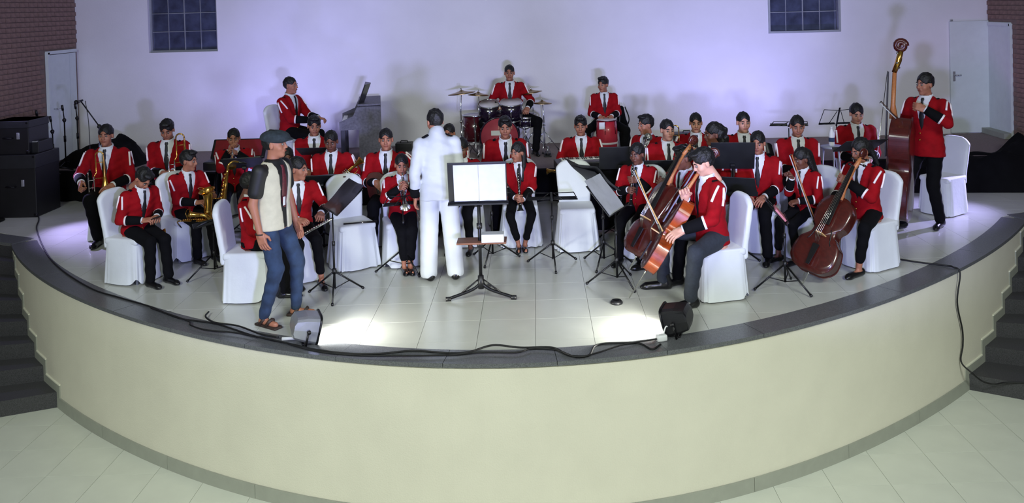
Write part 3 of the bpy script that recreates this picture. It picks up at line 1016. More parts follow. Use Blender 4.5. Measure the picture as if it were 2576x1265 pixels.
    jm = {'band': 'jacket_red', 'conductor': 'suit_white', 'vest': 'tie_black'}[outfit]
    hem = -0.13 if outfit != 'vest' else -0.085

    def jf(P):
        Lc = (P - p.pel) @ TB / k
        d = torso(Lc, k, JAC, hem if stand else max(hem, -0.062), 0.515, 1.0 if not fem else 0.95, 1.0)
        if outfit == 'vest': d = torso(Lc, k, JAC, hem, 0.515, 0.95, 0.95)
        d = d * k
        for s in (1, -1):
            E, Wr = hd[s][0], hd[s][1]
            if outfit == 'vest':
                d = smin(d, rcone(P, sh[s], sh[s] + (E - sh[s]) * 0.62, 0.068 * k, 0.064 * k), 0.035)
            else:
                d = smin(d, rcone(P, sh[s], E, 0.066 * k, 0.055 * k), 0.035)
                d = smin(d, rcone(P, E, E + (Wr - E) * (0.30 if outfit == 'band' else 0.75), 0.055 * k, 0.050 * k), 0.012)
        if outfit == 'conductor':
            d = smin(d, rcone(P, tl(0, -0.012, 0.42), tl(0, -0.014, 0.525), 0.10 * k, 0.078 * k), 0.03)
        if outfit != 'vest':
            d = d + 0.0025 * np.sin(70 * Lc[:, 2] + 30 * Lc[:, 0]) * k
        if outfit == 'band':
            hw = np.clip((Lc[:, 2] - 0.15) * 0.24, -0.02, 0.072)
            d = smax(d, -np.maximum(np.abs(Lc[:, 0]) - hw, np.maximum(0.03 - Lc[:, 1], 0.10 - Lc[:, 2])) * k, 0.004)
            d = smax(d, -(np.sqrt(Lc[:, 0] ** 2 + (Lc[:, 1] - 0.01) ** 2 + (np.maximum(0, 0.47 - Lc[:, 2])) ** 2) - 0.058) * k, 0.006)
        return d
    pts = np.array([tl(0, 0, -0.13), tl(0, 0, .53), sh[1], sh[-1], hd[1][0], hd[-1][0], *([] if outfit == 'vest' else [hd[1][1], hd[-1][1]])])
    lo_, hi_ = pts.min(0) - 0.13, pts.max(0) + 0.10
    c0 = p.pel; lo_ = np.minimum(lo_, c0 - 0.22); hi_ = np.maximum(hi_, c0 + 0.16)
    jk = part('jacket' if outfit != 'vest' else 'polo_shirt', surface_net(jf, lo_, hi_, 0.0135 if detail else 0.017), jm)
    p.jacket = jk
    if outfit == 'band':
        def sf(P):
            d = torso(P, 1, JAC, 0.08, 0.50, 0.90, 0.90)
            d = np.maximum(d, np.abs(P[:, 0]) - 0.10); d = np.maximum(d, 0.0 - P[:, 1])
            col = np.abs(np.sqrt((P[:, 0] / 1.0) ** 2 + ((P[:, 1] - 0.008)) ** 2) - (0.064 - 0.10 * (P[:, 2] - 0.52))) - 0.006
            col = smax(col, np.abs(P[:, 2] - 0.515 + 0.25 * P[:, 1]) - 0.022, 0.006)
            return smin(d, col, 0.006)
        if 'shirt' not in _EYES: _EYES['shirt'] = surface_net(sf, (-0.13, -0.11, 0.06), (0.13, 0.16, 0.58), 0.0095)
        TM = frame(p.pel, tr, tf, ty, k)
        part('shirt', xf(_EYES['shirt'], TM), 'shirt_white')
        # tie: knot and blade lying on the shirt
        def chest(t): return 0.01 + np.interp(t, JAC[:, 0], JAC[:, 2]) * 0.90 + 0.006
        V, Fc = [], []
        rows = [(0.497, 0.014), (0.475, 0.020), (0.462, 0.013), (0.40, 0.020), (0.30, 0.030), (0.20, 0.034), (0.15, 0.02)]
        for t, w in rows:
            f = chest(t) + (0.006 if t > 0.45 else 0)
            V += [(-w, f - 0.008, t), (0, f + 0.008, t), (w, f - 0.008, t)]
        for i in range(len(rows) - 1):
            for j in range(2): Fc.append((3 * i + j, 3 * i + 3 + j, 3 * i + 4 + j, 3 * i + 1 + j))
        part('tie', xf((np.array(V), Fc), TM), 'tie_black')
        for s in (1, -1):
            E, Wr = hd[s][0], hd[s][1]; v = Wr - E
            cu = part('cuff', tube([E + v * t for t in (0.27, 0.5, 0.75, 0.97)], [0.056 * k, 0.054 * k, 0.050 * k, 0.045 * k], 14), 'jacket_black')
            part('cuff_band', tube([E + v * t for t in (0.24, 0.30, 0.315)], [0.0575 * k, 0.0585 * k, 0.0575 * k], 14), 'braid_white', cu)
            part('shirt_cuff', tube([E + v * t for t in (0.94, 1.02)], [0.040 * k, 0.039 * k], 12), 'shirt_white', cu)
            # white braid down the upper arm, before and behind
            ax = nrm(E - sh[s]); out = nrm(tr * s + ty * 0.35 - ax * np.dot(tr * s + ty * 0.35, ax)); pf = np.cross(ax, out) * (-s if False else 1)
            for sg in (1, -1):
                path = []
                for i in range(6):
                    q = i / 5; w = nrm(out * (1.0 - 0.25 * q) + pf * sg * (0.35 + 0.55 * q))
                    path.append(sh[s] + ax * (0.005 + 0.15 * q) * k + w * (0.071 - 0.006 * q) * k)
                part('shoulder_braid', tube(path, 0.011 * k, 6), 'braid_white', jk)
            part('epaulette', xf(box(0.085, 0.05, 0.016, (0, 0, 0), 0.005), frame(tl(s * 0.150, -0.005, 0.470), nrm(tr * s - ty * 0.45), tf, nrm(ty + tr * s * 0.45), k)), 'jacket_black', jk)
        if detail:
            for t in (0.12, 0.05):
                part('button', ball(0.011 * k, tl(0.012, np.interp(t, JAC[:, 0], JAC[:, 2]) + 0.012, t), 8, 5), 'brass', jk)
    if outfit == 'conductor':
        for s in (1, -1):
            E, Wr = hd[s][0], hd[s][1]; v = Wr - E
            part('cuff', tube([E + v * t for t in (0.62, 0.8, 0.99)], [0.058 * k, 0.056 * k, 0.053 * k], 14), 'jacket_black')
            part('epaulette', xf(box(0.11, 0.055, 0.016, (0, 0, 0), 0.005), frame(tl(s * 0.135, -0.005, 0.487), nrm(tr * s - ty * 0.45), tf, nrm(ty + tr * s * 0.45), k)), 'jacket_black', jk)
        part('collar', tube([tl(0.066 * math.cos(a), 0.006 + 0.064 * math.sin(a), 0.512 + 0.012 * math.sin(-a)) for a in np.linspace(0, 2 * math.pi, 18, endpoint=False)], 0.024 * k, 8, closed=True), 'suit_white')
    PEOPLE[key] = p
    return p
# ------------------------------------------------------------------ chairs under white covers (local: x right, y forward, z up)
def superellipse(n, a, b, e=5.0):
    t = np.arange(n) * 2 * math.pi / n
    c, s = np.cos(t), np.sin(t)
    return np.stack([a * np.sign(c) * np.abs(c) ** (2 / e), b * np.sign(s) * np.abs(s) ** (2 / e)], 1)


def chair_mesh(kind):
    parts = []
    # backrest: rounded panel, leaning back a little
    def bf(P):
        q = P - np.array([0, -0.205, 0.46]); y = q[:, 1] + 0.13 * np.maximum(q[:, 2], 0); z = q[:, 2]
        w = 0.180 + 0.03 * np.clip(z / 0.45, 0, 1)
        top = 0.475 - 0.10 * (np.abs(q[:, 0]) / 0.21) ** 3.5
        d = np.maximum(np.abs(q[:, 0]) - w, np.maximum(z - top, -0.10 - z))
        return smax(d, np.abs(y) - 0.030, 0.03)
    back = surface_net(bf, (-0.27, -0.36, 0.33), (0.27, -0.12, 0.98), 0.0165)
    def sf(P):
        q = np.abs(P - np.array([0, 0.0, 0.435])) - np.array([0.175, 0.182, 0.012])
        return np.linalg.norm(np.maximum(q, 0), axis=1) + np.minimum(q.max(1), 0) - 0.022
    seat = surface_net(sf, (-0.25, -0.26, 0.38), (0.25, 0.26, 0.49), 0.0165)
    n = 96; ring = superellipse(n, 0.198, 0.206, 6); V, Fc = [], []
    rows = [(0.452, 0.0), (0.40, 0.10), (0.30, 0.35), (0.18, 0.62), (0.08, 0.85), (0.012, 1.0)]
    rnd = random.Random(4 if kind == 'loose' else 8); ph = [rnd.uniform(0, 6.28) for _ in range(4)]
    for z, q in rows:
        for i in range(n):
            x, y = ring[i]; t = 2 * math.pi * i / n
            if kind == 'loose': a = 0.046 * q + 0.014 * q * math.sin(13 * t + ph[0]) + 0.010 * q * math.sin(21 * t + ph[1]); zz = z
            else:
                a = 0.028 * q + 0.006 * q * math.sin(9 * t + ph[0]) + 0.004 * q * math.sin(17 * t + ph[2])
                zz = z + (0.055 * max(0, math.sin(2 * t + 0.2)) ** 4 * q ** 3 if True else 0)
            l = math.hypot(x, y); V.append((x * (1 + a / l), y * (1 + a / l), zz))
    m = len(rows)
    for j in range(m - 1):
        for i in range(n):
            k = (i + 1) % n
            Fc.append((j * n + i, (j + 1) * n + i, (j + 1) * n + k, j * n + k))
    return back, seat, (np.array(V), Fc)


CH = {}
for kind in ('loose', 'tight'):
    b, s, k = chair_mesh(kind)
    CH[kind] = [mesh_of('back_cover', b, 'cover_white'), mesh_of('seat_cover', s, 'cover_white'), mesh_of('skirt', k, 'cover_white')]
LEG = mesh_of('leg', tube([(0, 0, 0.44), (0, 0, 0.0)], 0.014, 8), 'window_metal')
TAB = mesh_of('tape_mark', box(0.028, 0.006, 0.010), 'bow_dark', False)


def chair(at, yaw, label, kind='tight', base=0.0, mark=False, group='white covered chairs'):
    o = empty('covered_chair', (at[0], at[1], base), math.radians(yaw) + math.pi, label, 'chair', group)
    for me in CH[kind]: link(me.name.split('.')[0], me, o)
    for sx in (-1, 1):
        for sy in (-1, 1): link('leg', LEG, o, (0.150 * sx, 0.155 * sy, 0))
    if mark: link('tape_mark', TAB, o, (0, -0.226, 0.905))
    return o


def seat_for(p, yaw, label, kind='tight', base=0.0, back=0.03, **kw):
    """the chair under a seated person"""
    r, f, _ = rot_to(yaw)
    return chair(p.pel[:2] - f[:2] * back + f[:2] * 0.0, yaw, label, kind, base, **kw)


# ------------------------------------------------------------------ music stands
def music_stand(at, yaw, height, label, desk='wire', tilt=55, base=0.0, leg_r=0.30, w=0.46, h=0.30, lip=True, group='folding music stands', rot=0.0):
    """tripod stand; the desk faces yaw (the player reads it from that side)"""
    r, f, up = rot_to(yaw)
    b = np.array([at[0], at[1], base])
    T = Thing('music_stand', b, label, 'music stand', group)
    T.part('pole', tube([b + up * 0.07, b + up * 0.50, b + up * 0.505, b + up * height], [0.011, 0.011, 0.007, 0.007], 8), 'black_metal')
    T.part('collar', tube([b + up * 0.485, b + up * 0.525], 0.016, 8), 'black_plastic')
    hub = b + up * 0.24
    T.part('hub', tube([hub - up * 0.025, hub + up * 0.025], 0.02, 8), 'black_plastic')
    for i in range(3):
        a = math.radians(yaw + rot + 90 + 120 * i); d = np.array([math.cos(a), math.sin(a), 0])
        foot = b + d * leg_r + up * 0.012; mid = hub + (foot - hub) * 0.52
        lg = T.part('leg', tube([hub, foot], 0.0085, 6), 'black_metal')
        T.part('rubber_foot', tube([foot - (foot - hub) * 0.06, foot], 0.013, 6), 'black_plastic', lg)
        T.part('leg_brace', tube([mid, b + up * 0.075], 0.005, 6), 'black_metal')
    c = b + up * (height + 0.03); t = math.radians(tilt)
    dy = nrm(up * math.sin(t) - f * math.cos(t))          # up along the desk
    dn = nrm(f * math.sin(t) + up * math.cos(t))          # out of the desk, to the player
    M = frame(c, -r, dy, dn)                              # x to the right of someone reading
    T.M = M; T.w, T.h = w, h
    W2 = w / 2
    if desk == 'wire':
        bar = lambda pts: tube(np.array(pts), 0.0045, 6)
        T.part('desk_spine', xf(box(0.022, h, 0.006, (0, h / 2 - 0.03, -0.006), 0.002), M), 'black_metal')
        for sg in (-1, 1):
            T.part('desk_arm', xf(join(bar([(0, 0.0, 0), (sg * W2, 0.0, 0)]), bar([(0, h - 0.08, 0), (sg * W2 * 0.85, h - 0.06, 0)]), bar([(sg * W2 * 0.85, h - 0.06, 0), (sg * W2, 0.0, 0)]),
                                     bar([(sg * W2 * 0.45, 0, 0), (sg * W2 * 0.1, h - 0.09, 0)])), M), 'black_metal')
            T.part('page_holder', xf(box(W2 * 0.9, 0.006, 0.035, (sg * W2 * 0.52, 0.0, 0.017), 0.002), M), 'black_metal')
    else:
        T.part('desk', xf(box(w, h, 0.008, (0, h / 2 - 0.03, -0.004), 0.003), M), 'dark_board')
        T.part('desk_lip', xf(box(w, 0.008, 0.05, (0, -0.028, 0.022), 0.003), M), 'dark_board')
        T.part('desk_clamp', xf(box(0.05, 0.05, 0.03, (0, 0.02, -0.024), 0.004), M), 'black_plastic')
    return T


def on_desk(T, name, label, cat, g, m, group=None):
    """something lying on a stand's desk: g in desk coordinates"""
    V, Fc = xf(g, T.M); b = V.mean(0)
    return tag(obj(name, (V - b, Fc), m, loc=tuple(b)), label, cat, group)


def sheets(w, h, seed=0, curl=0.02, n=10):
    """an open, slightly curled leaf of paper on a desk"""
    rnd = random.Random(seed); V, Fc = [], []
    for side in (0, 1):
        for j in range(n + 1):
            for i in range(n + 1):
                x = -w / 2 + w * i / n; y = h * j / n
                z = 0.006 + curl * (0.3 * abs(x) / (w / 2) * (y / h) + 0.10 * math.sin(5 * x / w + 7 * y / h + seed)) + (0 if side == 0 else -0.004)
                V.append((x, y - 0.022, z))
    m = (n + 1) ** 2
    for j in range(n):
        for i in range(n):
            a = j * (n + 1) + i
            Fc.append((a, a + 1, a + n + 2, a + n + 1)); Fc.append((m + a, m + a + n + 1, m + a + n + 2, m + a + 1))
    return np.array(V), Fc


# ------------------------------------------------------------------ strings
def fiddle_outline(Lb, wu, wc, wl, shoulder=0.0, n=7):
    h = [(0.0, 0.0), (wl * 0.55, 0.012 * Lb), (wl * 0.93, 0.10 * Lb), (wl, 0.22 * Lb), (wl * 0.90, 0.36 * Lb), (wl * 0.74, 0.415 * Lb), (wc, 0.48 * Lb), (wc, 0.56 * Lb), (wu * 0.92, 0.635 * Lb), (wu, 0.76 * Lb),
         (wu * 0.94, 0.87 * Lb), (wu * (0.60 - 0.2 * shoulder), 0.97 * Lb), (0.03 + 0.02 * shoulder, Lb)]
    a = spline([(x, y, 0) for x, y in h], n)[:, :2]
    b = a[1:-1][::-1].copy(); b[:, 0] *= -1
    return np.concatenate([a, b])


def fiddle(name, bottom, axis, front, size, label, cat, bass=False, group=None, body_mat='cello_red', rib_mat='cello_amber', pin=0.30):
    """cello or double bass; bottom = lowest point of the body, axis = along the neck, front = normal of the belly"""
    if bass: Lb, wu, wc, wl, T_ = 1.10, 0.26, 0.185, 0.335, 0.20
    else: Lb, wu, wc, wl, T_ = 0.755, 0.17, 0.118, 0.218, 0.118
    M = yz_frame(bottom, axis, front, size)
    base = np.array([bottom[0], bottom[1], bottom[2]])
    T = Thing(name, base, label, cat, group); T.M = M; T.Lb, T.T_ = Lb, T_
    O = fiddle_outline(Lb, wu, wc, wl, 1.0 if bass else 0.0)
    c = np.array([0, Lb * 0.45])
    inn = c + (O - c) * 0.975
    T.part('ribs', xf(prism([tuple(q) for q in inn], 0.004, T_ - 0.004), M), rib_mat, smooth=False)

    def plate(z0, z1, bulge):
        V = [(x, y, z0) for x, y in O] + [(x, y, z1) for x, y in O]; n = len(O); Fc = [(i, (i + 1) % n, n + (i + 1) % n, n + i) for i in range(n)]
        rings = [0.82, 0.55, 0.25]; prev = n; zo = z1 if bulge > 0 else z0; prevs = n if bulge > 0 else 0
        for q in rings:
            st = len(V); V += [(c[0] + (x - c[0]) * q, c[1] + (y - c[1]) * q, zo + bulge * (1 - q ** 2)) for x, y in O]
            Fc += [(prevs + i, prevs + (i + 1) % n, st + (i + 1) % n, st + i) if bulge > 0 else (prevs + (i + 1) % n, prevs + i, st + i, st + (i + 1) % n) for i in range(n)]; prevs = st
        st = len(V); V.append((c[0], c[1], zo + bulge))
        Fc += [(prevs + i, prevs + (i + 1) % n, st) if bulge > 0 else (prevs + (i + 1) % n, prevs + i, st) for i in range(n)]
        Fc.append(tuple(reversed(range(n))) if bulge > 0 else tuple(range(n, 2 * n)))
        return np.array(V), Fc
    k = 1.9 if bass else 1.0
    T.part('belly', xf(plate(T_ - 0.004, T_, 0.022 * k), M), body_mat)
    T.part('back_plate', xf(plate(0.0, 0.004, -0.016 if bass else -0.018), M), body_mat)
    ztop = T_ + 0.022 * k
    NL = 0.62 if bass else 0.40            # neck beyond the body
    T.part('neck', xf(tube([(0, Lb - 0.03, T_ - 0.01), (0, Lb + NL * 0.2, T_ + 0.0), (0, Lb + NL * 0.75, T_ - 0.005)], [0.035 * k ** 0.4, 0.017 * k ** 0.6, 0.015 * k ** 0.6], 10), M), 'neck_wood')
    T.part('fingerboard', xf(prism([(-0.030 * k ** 0.4, Lb * 0.60), (0.030 * k ** 0.4, Lb * 0.60), (0.016 * k ** 0.4, Lb + NL * 0.76), (-0.016 * k ** 0.4, Lb + NL * 0.76)], 0, 0.012), M @ frame((0, 0, ztop + 0.012), (1, 0, 0), (0, 1, 0), (0, 0, 1))), 'ebony', smooth=False)
    pb0, pb1 = Lb + NL * 0.75, Lb + NL * 0.75 + (0.26 if bass else 0.15)
    T.part('pegbox', xf(tube([(0, pb0, T_ + 0.0), (0, (pb0 + pb1) / 2, T_ - 0.022 * k), (0, pb1, T_ - 0.035 * k)], [0.019 * k ** 0.6, 0.022 * k ** 0.6, 0.017 * k ** 0.6], 8), M), 'brass' if bass else 'neck_wood')  # brass on the bass pegbox paints in a bright light reflection
    sc = []
    for i in range(30):
        a = i / 29 * 4.2 * math.pi; rr = (0.042 * (1 - i / 40)) * (k ** 0.55)
        sc.append((0, pb1 + 0.022 * k ** 0.5 + rr * math.cos(a - 1.6), T_ - 0.030 * k + rr * math.sin(a - 1.6)))
    T.part('scroll', xf(tube(sc, np.linspace(0.019, 0.024, 30) * k ** 0.6, 8), M), body_mat)
    for i in range(4):
        y = pb0 + (pb1 - pb0) * (0.2 + 0.2 * i); sg = 1 if i % 2 else -1
        T.part('peg', xf(tube([(-sg * 0.02, y, T_ - 0.02 * k), (sg * 0.055 * k ** 0.3, y, T_ - 0.02 * k), (sg * 0.056 * k ** 0.3, y, T_ - 0.02 * k), (sg * 0.08 * k ** 0.3, y, T_ - 0.02 * k)], [0.006, 0.006, 0.013, 0.011], 8), M), 'nickel' if bass else 'ebony')
    yb = Lb * 0.46
    T.part('bridge', xf(prism([(-0.045 * k ** .5, 0), (0.045 * k ** .5, 0), (0.03 * k ** .5, 0.085 * k ** .5), (-0.03 * k ** .5, 0.085 * k ** .5)], -0.005, 0.005), M @ frame((0, yb, ztop - 0.004), (1, 0, 0), (0, 0, 1), (0, -1, 0))), 'bow_wood', smooth=False)
    T.part('tailpiece', xf(prism([(-0.015, 0.05), (0.015, 0.05), (0.03 * k ** .4, Lb * 0.33), (-0.03 * k ** .4, Lb * 0.33)], ztop + 0.012, ztop + 0.024), M), 'ebony', smooth=False)
    T.part('strings', xf(join(*[tube([(x * 0.7, Lb * 0.33, ztop + 0.02), (x * 1.2, yb, ztop + 0.082 * k ** .5), (x * 0.6, Lb + NL * 0.77, ztop + 0.026)], 0.0016, 4) for x in (-0.02, -0.007, 0.007, 0.02)]), M), 'nickel')
    for sg in (-1, 1):
        ff = spline([(sg * 0.060, yb + 0.075 * k, 0), (sg * 0.075, yb + 0.045 * k, 0), (sg * 0.085, yb, 0), (sg * 0.098, yb - 0.045 * k, 0), (sg * 0.115, yb - 0.07 * k, 0)], 4)
        ff[:, 2] = T_ + 0.0165 * k - 0.10 * (np.abs(ff[:, 0]) - 0.06) * 0.6 * k ** .3
        if bass: ff[:, 0] *= 1.4
        T.part('sound_hole', xf(tube(ff, 0.0052 * k ** .6, 6), M), 'ebony')
    e0 = np.array([0, 0.0, T_ / 2]); e1 = np.array([0, -pin, T_ / 2])
    T.part('endpin', xf(tube([e0, e0 * .9 + e1 * .1, e0 * .88 + e1 * .12, e1], [0.012, 0.012, 0.0055, 0.005], 8), M), 'nickel')
    return T


def bow(a, b, label, group=None, stick='bow_wood', lift=(0, 0, 1)):
    """a = frog end, b = tip"""
    a, b = np.asarray(a, float), np.asarray(b, float); u = nrm(b - a); l = np.asarray(lift, float); l = nrm(l - u * np.dot(u, l)); L = np.linalg.norm(b - a)
    T = Thing('bow', a, label, 'bow', group)
    T.part('stick', tube([a + l * 0.022, a + u * L * 0.5 + l * 0.012, b + l * 0.024], [0.0075, 0.0065, 0.0055], 8), stick)
    T.part('hair_ribbon', tube([a + u * 0.03, b], 0.0055, 6, flat=0.35), 'paper')
    T.part('frog', xf(box(0.018, 0.06, 0.028, (0, 0.045, 0.008), 0.004), yz_frame(a, u, l)), 'ebony')
    T.part('tip', tube([b + l * 0.026, b - l * 0.004], [0.006, 0.004], 6), 'ebony')
    return T


# ------------------------------------------------------------------ winds
def clarinet(a, b, label, group='clarinets', lift=(0, -1, 0.2), m='ebony'):
    """a = mouthpiece, b = bell"""
    a, b = np.asarray(a, float), np.asarray(b, float); u = nrm(b - a); L = np.linalg.norm(b - a)
    T = Thing('clarinet', b, label, 'clarinet', group); M = yz_frame(a, u, lift)
    P = lambda t: (0, t * L, 0)
    T.part('tube_body', xf(tube([P(0.12), P(0.3), P(0.301), P(0.55), P(0.551), P(0.86)], [0.0125, 0.0135, 0.0155, 0.0150, 0.0145, 0.0150], 10), M), m)
    T.part('mouthpiece', xf(tube([P(0.0), P(0.05), P(0.12)], [0.004, 0.010, 0.0125], 10), M), 'ebony')
    T.part('bell', xf(tube([P(0.86), P(0.92), P(0.97), P(1.0)], [0.0155, 0.020, 0.030, 0.042], 14), M), m)
    T.part('ring', xf(join(*[tube([P(t), P(t + 0.012)], 0.0172, 10) for t in (0.125, 0.31, 0.55, 0.85)]), M), 'nickel')
    for i in range(9):
        t = 0.2 + 0.065 * i
        T.part('key', xf(join(tube([(0.004, t * L, 0.018), (0.004, (t + 0.045) * L, 0.019)], 0.0025, 5), ball(0.0075, (0, t * L, 0.017), 8, 5, (1, 1, 0.5))), M), 'nickel')
    return T


def flute(a, b, label):
    a, b = np.asarray(a, float), np.asarray(b, float); u = nrm(b - a); L = np.linalg.norm(b - a)
    T = Thing('flute', (a + b) / 2, label, 'flute'); M = yz_frame(a, u, (0, -0.5, 1))
    T.part('tube_body', xf(tube([(0, 0, 0), (0, L, 0)], 0.0105, 10), M), 'nickel')
    T.part('lip_plate', xf(ball(0.02, (0, L * 0.13, 0.009), 10, 6, (0.8, 1.1, 0.3)), M), 'nickel')
    T.part('key_rod', xf(tube([(0.012, L * 0.3, 0.006), (0.012, L * 0.95, 0.006)], 0.003, 6), M), 'nickel')
    for i in range(11): T.part('key', xf(tube([(0, L * (0.33 + 0.055 * i), 0.009), (0, L * (0.33 + 0.055 * i), 0.016)], 0.0095, 10), M), 'nickel')
    return T


def bell_profile(r0, r1, L, n=10):
    return [(r0 + (r1 - r0) * (i / n) ** 3.2, L * i / n) for i in range(n + 1)]


def saxophone(neck, axis, front, size, label, group='saxophones', m='brass'):
    """neck = top of the body tube; axis runs down the body, front = where the bell opens"""
    M = yz_frame(neck, -np.asarray(axis, float), front, size)      # y up the body, z to the bell side
    T = Thing('saxophone', np.asarray(neck) + nrm(axis) * 0.62 * size, label, 'saxophone', group)
    T.part('neck_crook', xf(tube(spline([(0, 0, 0), (0, 0.05, -0.006), (0, 0.085, -0.05), (0, 0.075, -0.13)], 6), np.linspace(0.014, 0.009, 19), 10), M), m)
    T.part('mouthpiece', xf(tube([(0, 0.078, -0.11), (0, 0.065, -0.18), (0, 0.058, -0.21)], [0.013, 0.012, 0.005], 10), M), 'ebony')
    path = spline([(0, 0, 0), (0, -0.25, 0.0), (0, -0.48, 0.0), (0, -0.57, 0.03), (0, -0.595, 0.085), (0, -0.56, 0.145), (0, -0.46, 0.165)], 6)
    T.part('body_tube', xf(tube(path, np.concatenate([np.linspace(0.014, 0.034, 18), np.linspace(0.034, 0.043, 19)]), 14), M), m)
    bell = spline([(0, -0.46, 0.165), (0, -0.36, 0.172), (0, -0.27, 0.19), (0, -0.235, 0.205)], 5)
    T.part('bell', xf(tube(bell, 0.043 + 0.048 * np.linspace(0, 1, 16) ** 2.6, 18, caps=False), M), m)
    T.part('rim', xf(tube([(0.091 * math.cos(a), -0.235 + 0.02 * math.sin(a) * 0.8, 0.205 + 0.091 * math.sin(a)) for a in np.linspace(0, 2 * math.pi, 22, endpoint=False)], 0.005, 6, closed=True), M), m)
    T.part('key_rod', xf(join(tube([(0.028, -0.05, 0.01), (0.04, -0.46, 0.012)], 0.004, 6), tube([(-0.026, -0.08, 0.012), (-0.038, -0.44, 0.014)], 0.004, 6)), M), m)
    for i in range(10):
        y = -0.06 - 0.044 * i; r = 0.012 + 0.0012 * i
        T.part('key_cup', xf(tube([(0.006, y, 0.018 + 0.0018 * i), (0.008, y, 0.036 + 0.0018 * i)], r, 10), M), m)
    T.part('brace', xf(tube([(0, -0.33, 0.02), (0, -0.33, 0.15)], 0.006, 6), M), m)
    return T


def trombone(origin, down, out, size, label, group='trombones', slide=0.62):
    """origin = by the mouthpiece; the slide runs along down; out = side of the bell"""
    M = yz_frame(origin, down, np.cross(np.asarray(down, float), np.asarray(out, float)), size)
    if np.dot(M[:3, 0], out) < 0: M[:3, 0] *= -1; M[:3, 2] *= -1
    T = Thing('trombone', np.asarray(origin) + nrm(down) * slide * size, label, 'trombone', group)
    sl = [(0, 0, 0), (0, slide, 0)]; g = []
    for x in (0.0, 0.075): g.append(tube([(x, 0.0, 0), (x, slide, 0)], 0.0075, 8))
    g.append(tube([(0.0375 - 0.0375 * math.cos(a), slide + 0.0375 * math.sin(a), 0) for a in np.linspace(0, math.pi, 10)], 0.0075, 8))
    T.part('slide', xf(join(*g), M), 'nickel')
    for y in (0.05, 0.16): T.part('slide_stay', xf(tube([(0, y, 0), (0.075, y, 0)], 0.006, 6), M), 'nickel')
    T.part('mouthpiece', xf(tube([(0, 0.02, 0), (0, -0.05, 0), (0, -0.07, 0)], [0.007, 0.008, 0.014], 10), M), 'nickel')
    x2, x3 = 0.105, 0.215
    bow_ = [((x2 + x3) / 2 - (x3 - x2) / 2 * math.cos(a), -0.30 - 0.055 * math.sin(a), 0.03) for a in np.linspace(0, math.pi, 12)]
    T.part('gooseneck', xf(tube([(0.075, 0.02, 0), (0.085, -0.02, 0.015), (x2, -0.05, 0.03), (x2, -0.30, 0.03)], 0.0085, 8), M), 'brass')
    T.part('tuning_slide', xf(tube(bow_, 0.010, 8), M), 'brass')
    L = 0.56
    bell = [(x3, -0.30 + L * i / 16, 0.03) for i in range(17)]
    T.part('bell', xf(tube(bell, [0.010 + 0.018 * (i / 16) + 0.082 * (i / 16) ** 5 for i in range(17)], 20, caps=False), M), 'brass')
    T.part('brace', xf(tube([(x2, -0.2, 0.03), (x3, -0.2, 0.03)], 0.006, 6), M), 'brass'); T.part('brace', xf(tube([(0.075, 0.03, 0.01), (x3, 0.03, 0.03)], 0.006, 6), M), 'brass')
    return T


def trumpet(mouth, fwd, up, label, group='trumpets', size=1.0, m='brass'):
    M = yz_frame(mouth, fwd, up, size)
    T = Thing('trumpet', np.asarray(mouth) + nrm(fwd) * 0.25, label, 'trumpet', group)
    T.part('mouthpiece', xf(tube([(0, 0, 0), (0, 0.015, 0), (0, 0.07, 0)], [0.013, 0.007, 0.006], 10), M), 'nickel')
    T.part('lead_pipe', xf(tube(spline([(0, 0.07, 0), (0, 0.28, 0), (0, 0.36, -0.01), (0, 0.385, -0.05), (0, 0.35, -0.09), (0, 0.22, -0.095)], 6), 0.0065, 8), M), m)
    T.part('bell', xf(tube([(0, 0.12 + 0.37 * i / 14, -0.02) for i in range(15)], [0.0065 + 0.01 * (i / 14) + 0.045 * (i / 14) ** 5 for i in range(15)], 16, caps=False), M), m)
    T.part('bell_bow', xf(tube(spline([(0, 0.14, -0.02), (0, 0.06, -0.025), (0, 0.035, -0.06), (0, 0.07, -0.095), (0, 0.2, -0.095)], 6), 0.0065, 8), M), m)
    for i in range(3):
        v = T.part('valve', xf(tube([(0, 0.20 + 0.026 * i, -0.11), (0, 0.20 + 0.026 * i, 0.012)], 0.0115, 10), M), 'nickel')
        T.part('valve_button', xf(tube([(0, 0.20 + 0.026 * i, 0.012), (0, 0.20 + 0.026 * i, 0.03), (0, 0.20 + 0.026 * i, 0.034)], [0.004, 0.004, 0.009], 8), M), 'nickel', v)
    return T


# ------------------------------------------------------------------ drums
def drum(T, c, axis, r, depth, shell, head='drum_head', lugs=6, hoop='chrome', headm2=None):
    ax = nrm(axis); M = yz_frame(c, ax, (0, 0, 1) if abs(ax[2]) < 0.8 else (0, 1, 0))
    Q = lambda g: xf(g, M @ frame((0, 0, 0), (1, 0, 0), (0, 0, -1), (0, 1, 0)))     # lathe z along axis
    T.part('shell', Q(lathe([(r, -depth / 2), (r, depth / 2)], 28)), shell)
    for s in (-1, 1):
        T.part('drum_head', Q(lathe([(r * 0.985, s * (depth / 2 + 0.002) - 0.003), (r * 0.985, s * (depth / 2 + 0.002) + 0.003)], 28)), (headm2 if (s == 1 and headm2) else head))
        T.part('hoop', Q(tube([(r * 1.03 * math.cos(a), r * 1.03 * math.sin(a), s * depth / 2) for a in np.linspace(0, 2 * math.pi, 28, endpoint=False)], 0.012, 6, closed=True)), hoop)
    for i in range(lugs):
        a = 2 * math.pi * (i + 0.5) / lugs
        g = join(box(0.028, 0.024, min(0.09, depth * 0.4), (r + 0.012, 0, 0), 0.006), tube([(r + 0.022, 0, -depth / 2), (r + 0.022, 0, depth / 2)], 0.0045, 6))
        cz, sz = math.cos(a), math.sin(a)
        T.part('lug', Q(xf(g, frame((0, 0, 0), (cz, sz, 0), (-sz, cz, 0), (0, 0, 1)))), 'chrome')


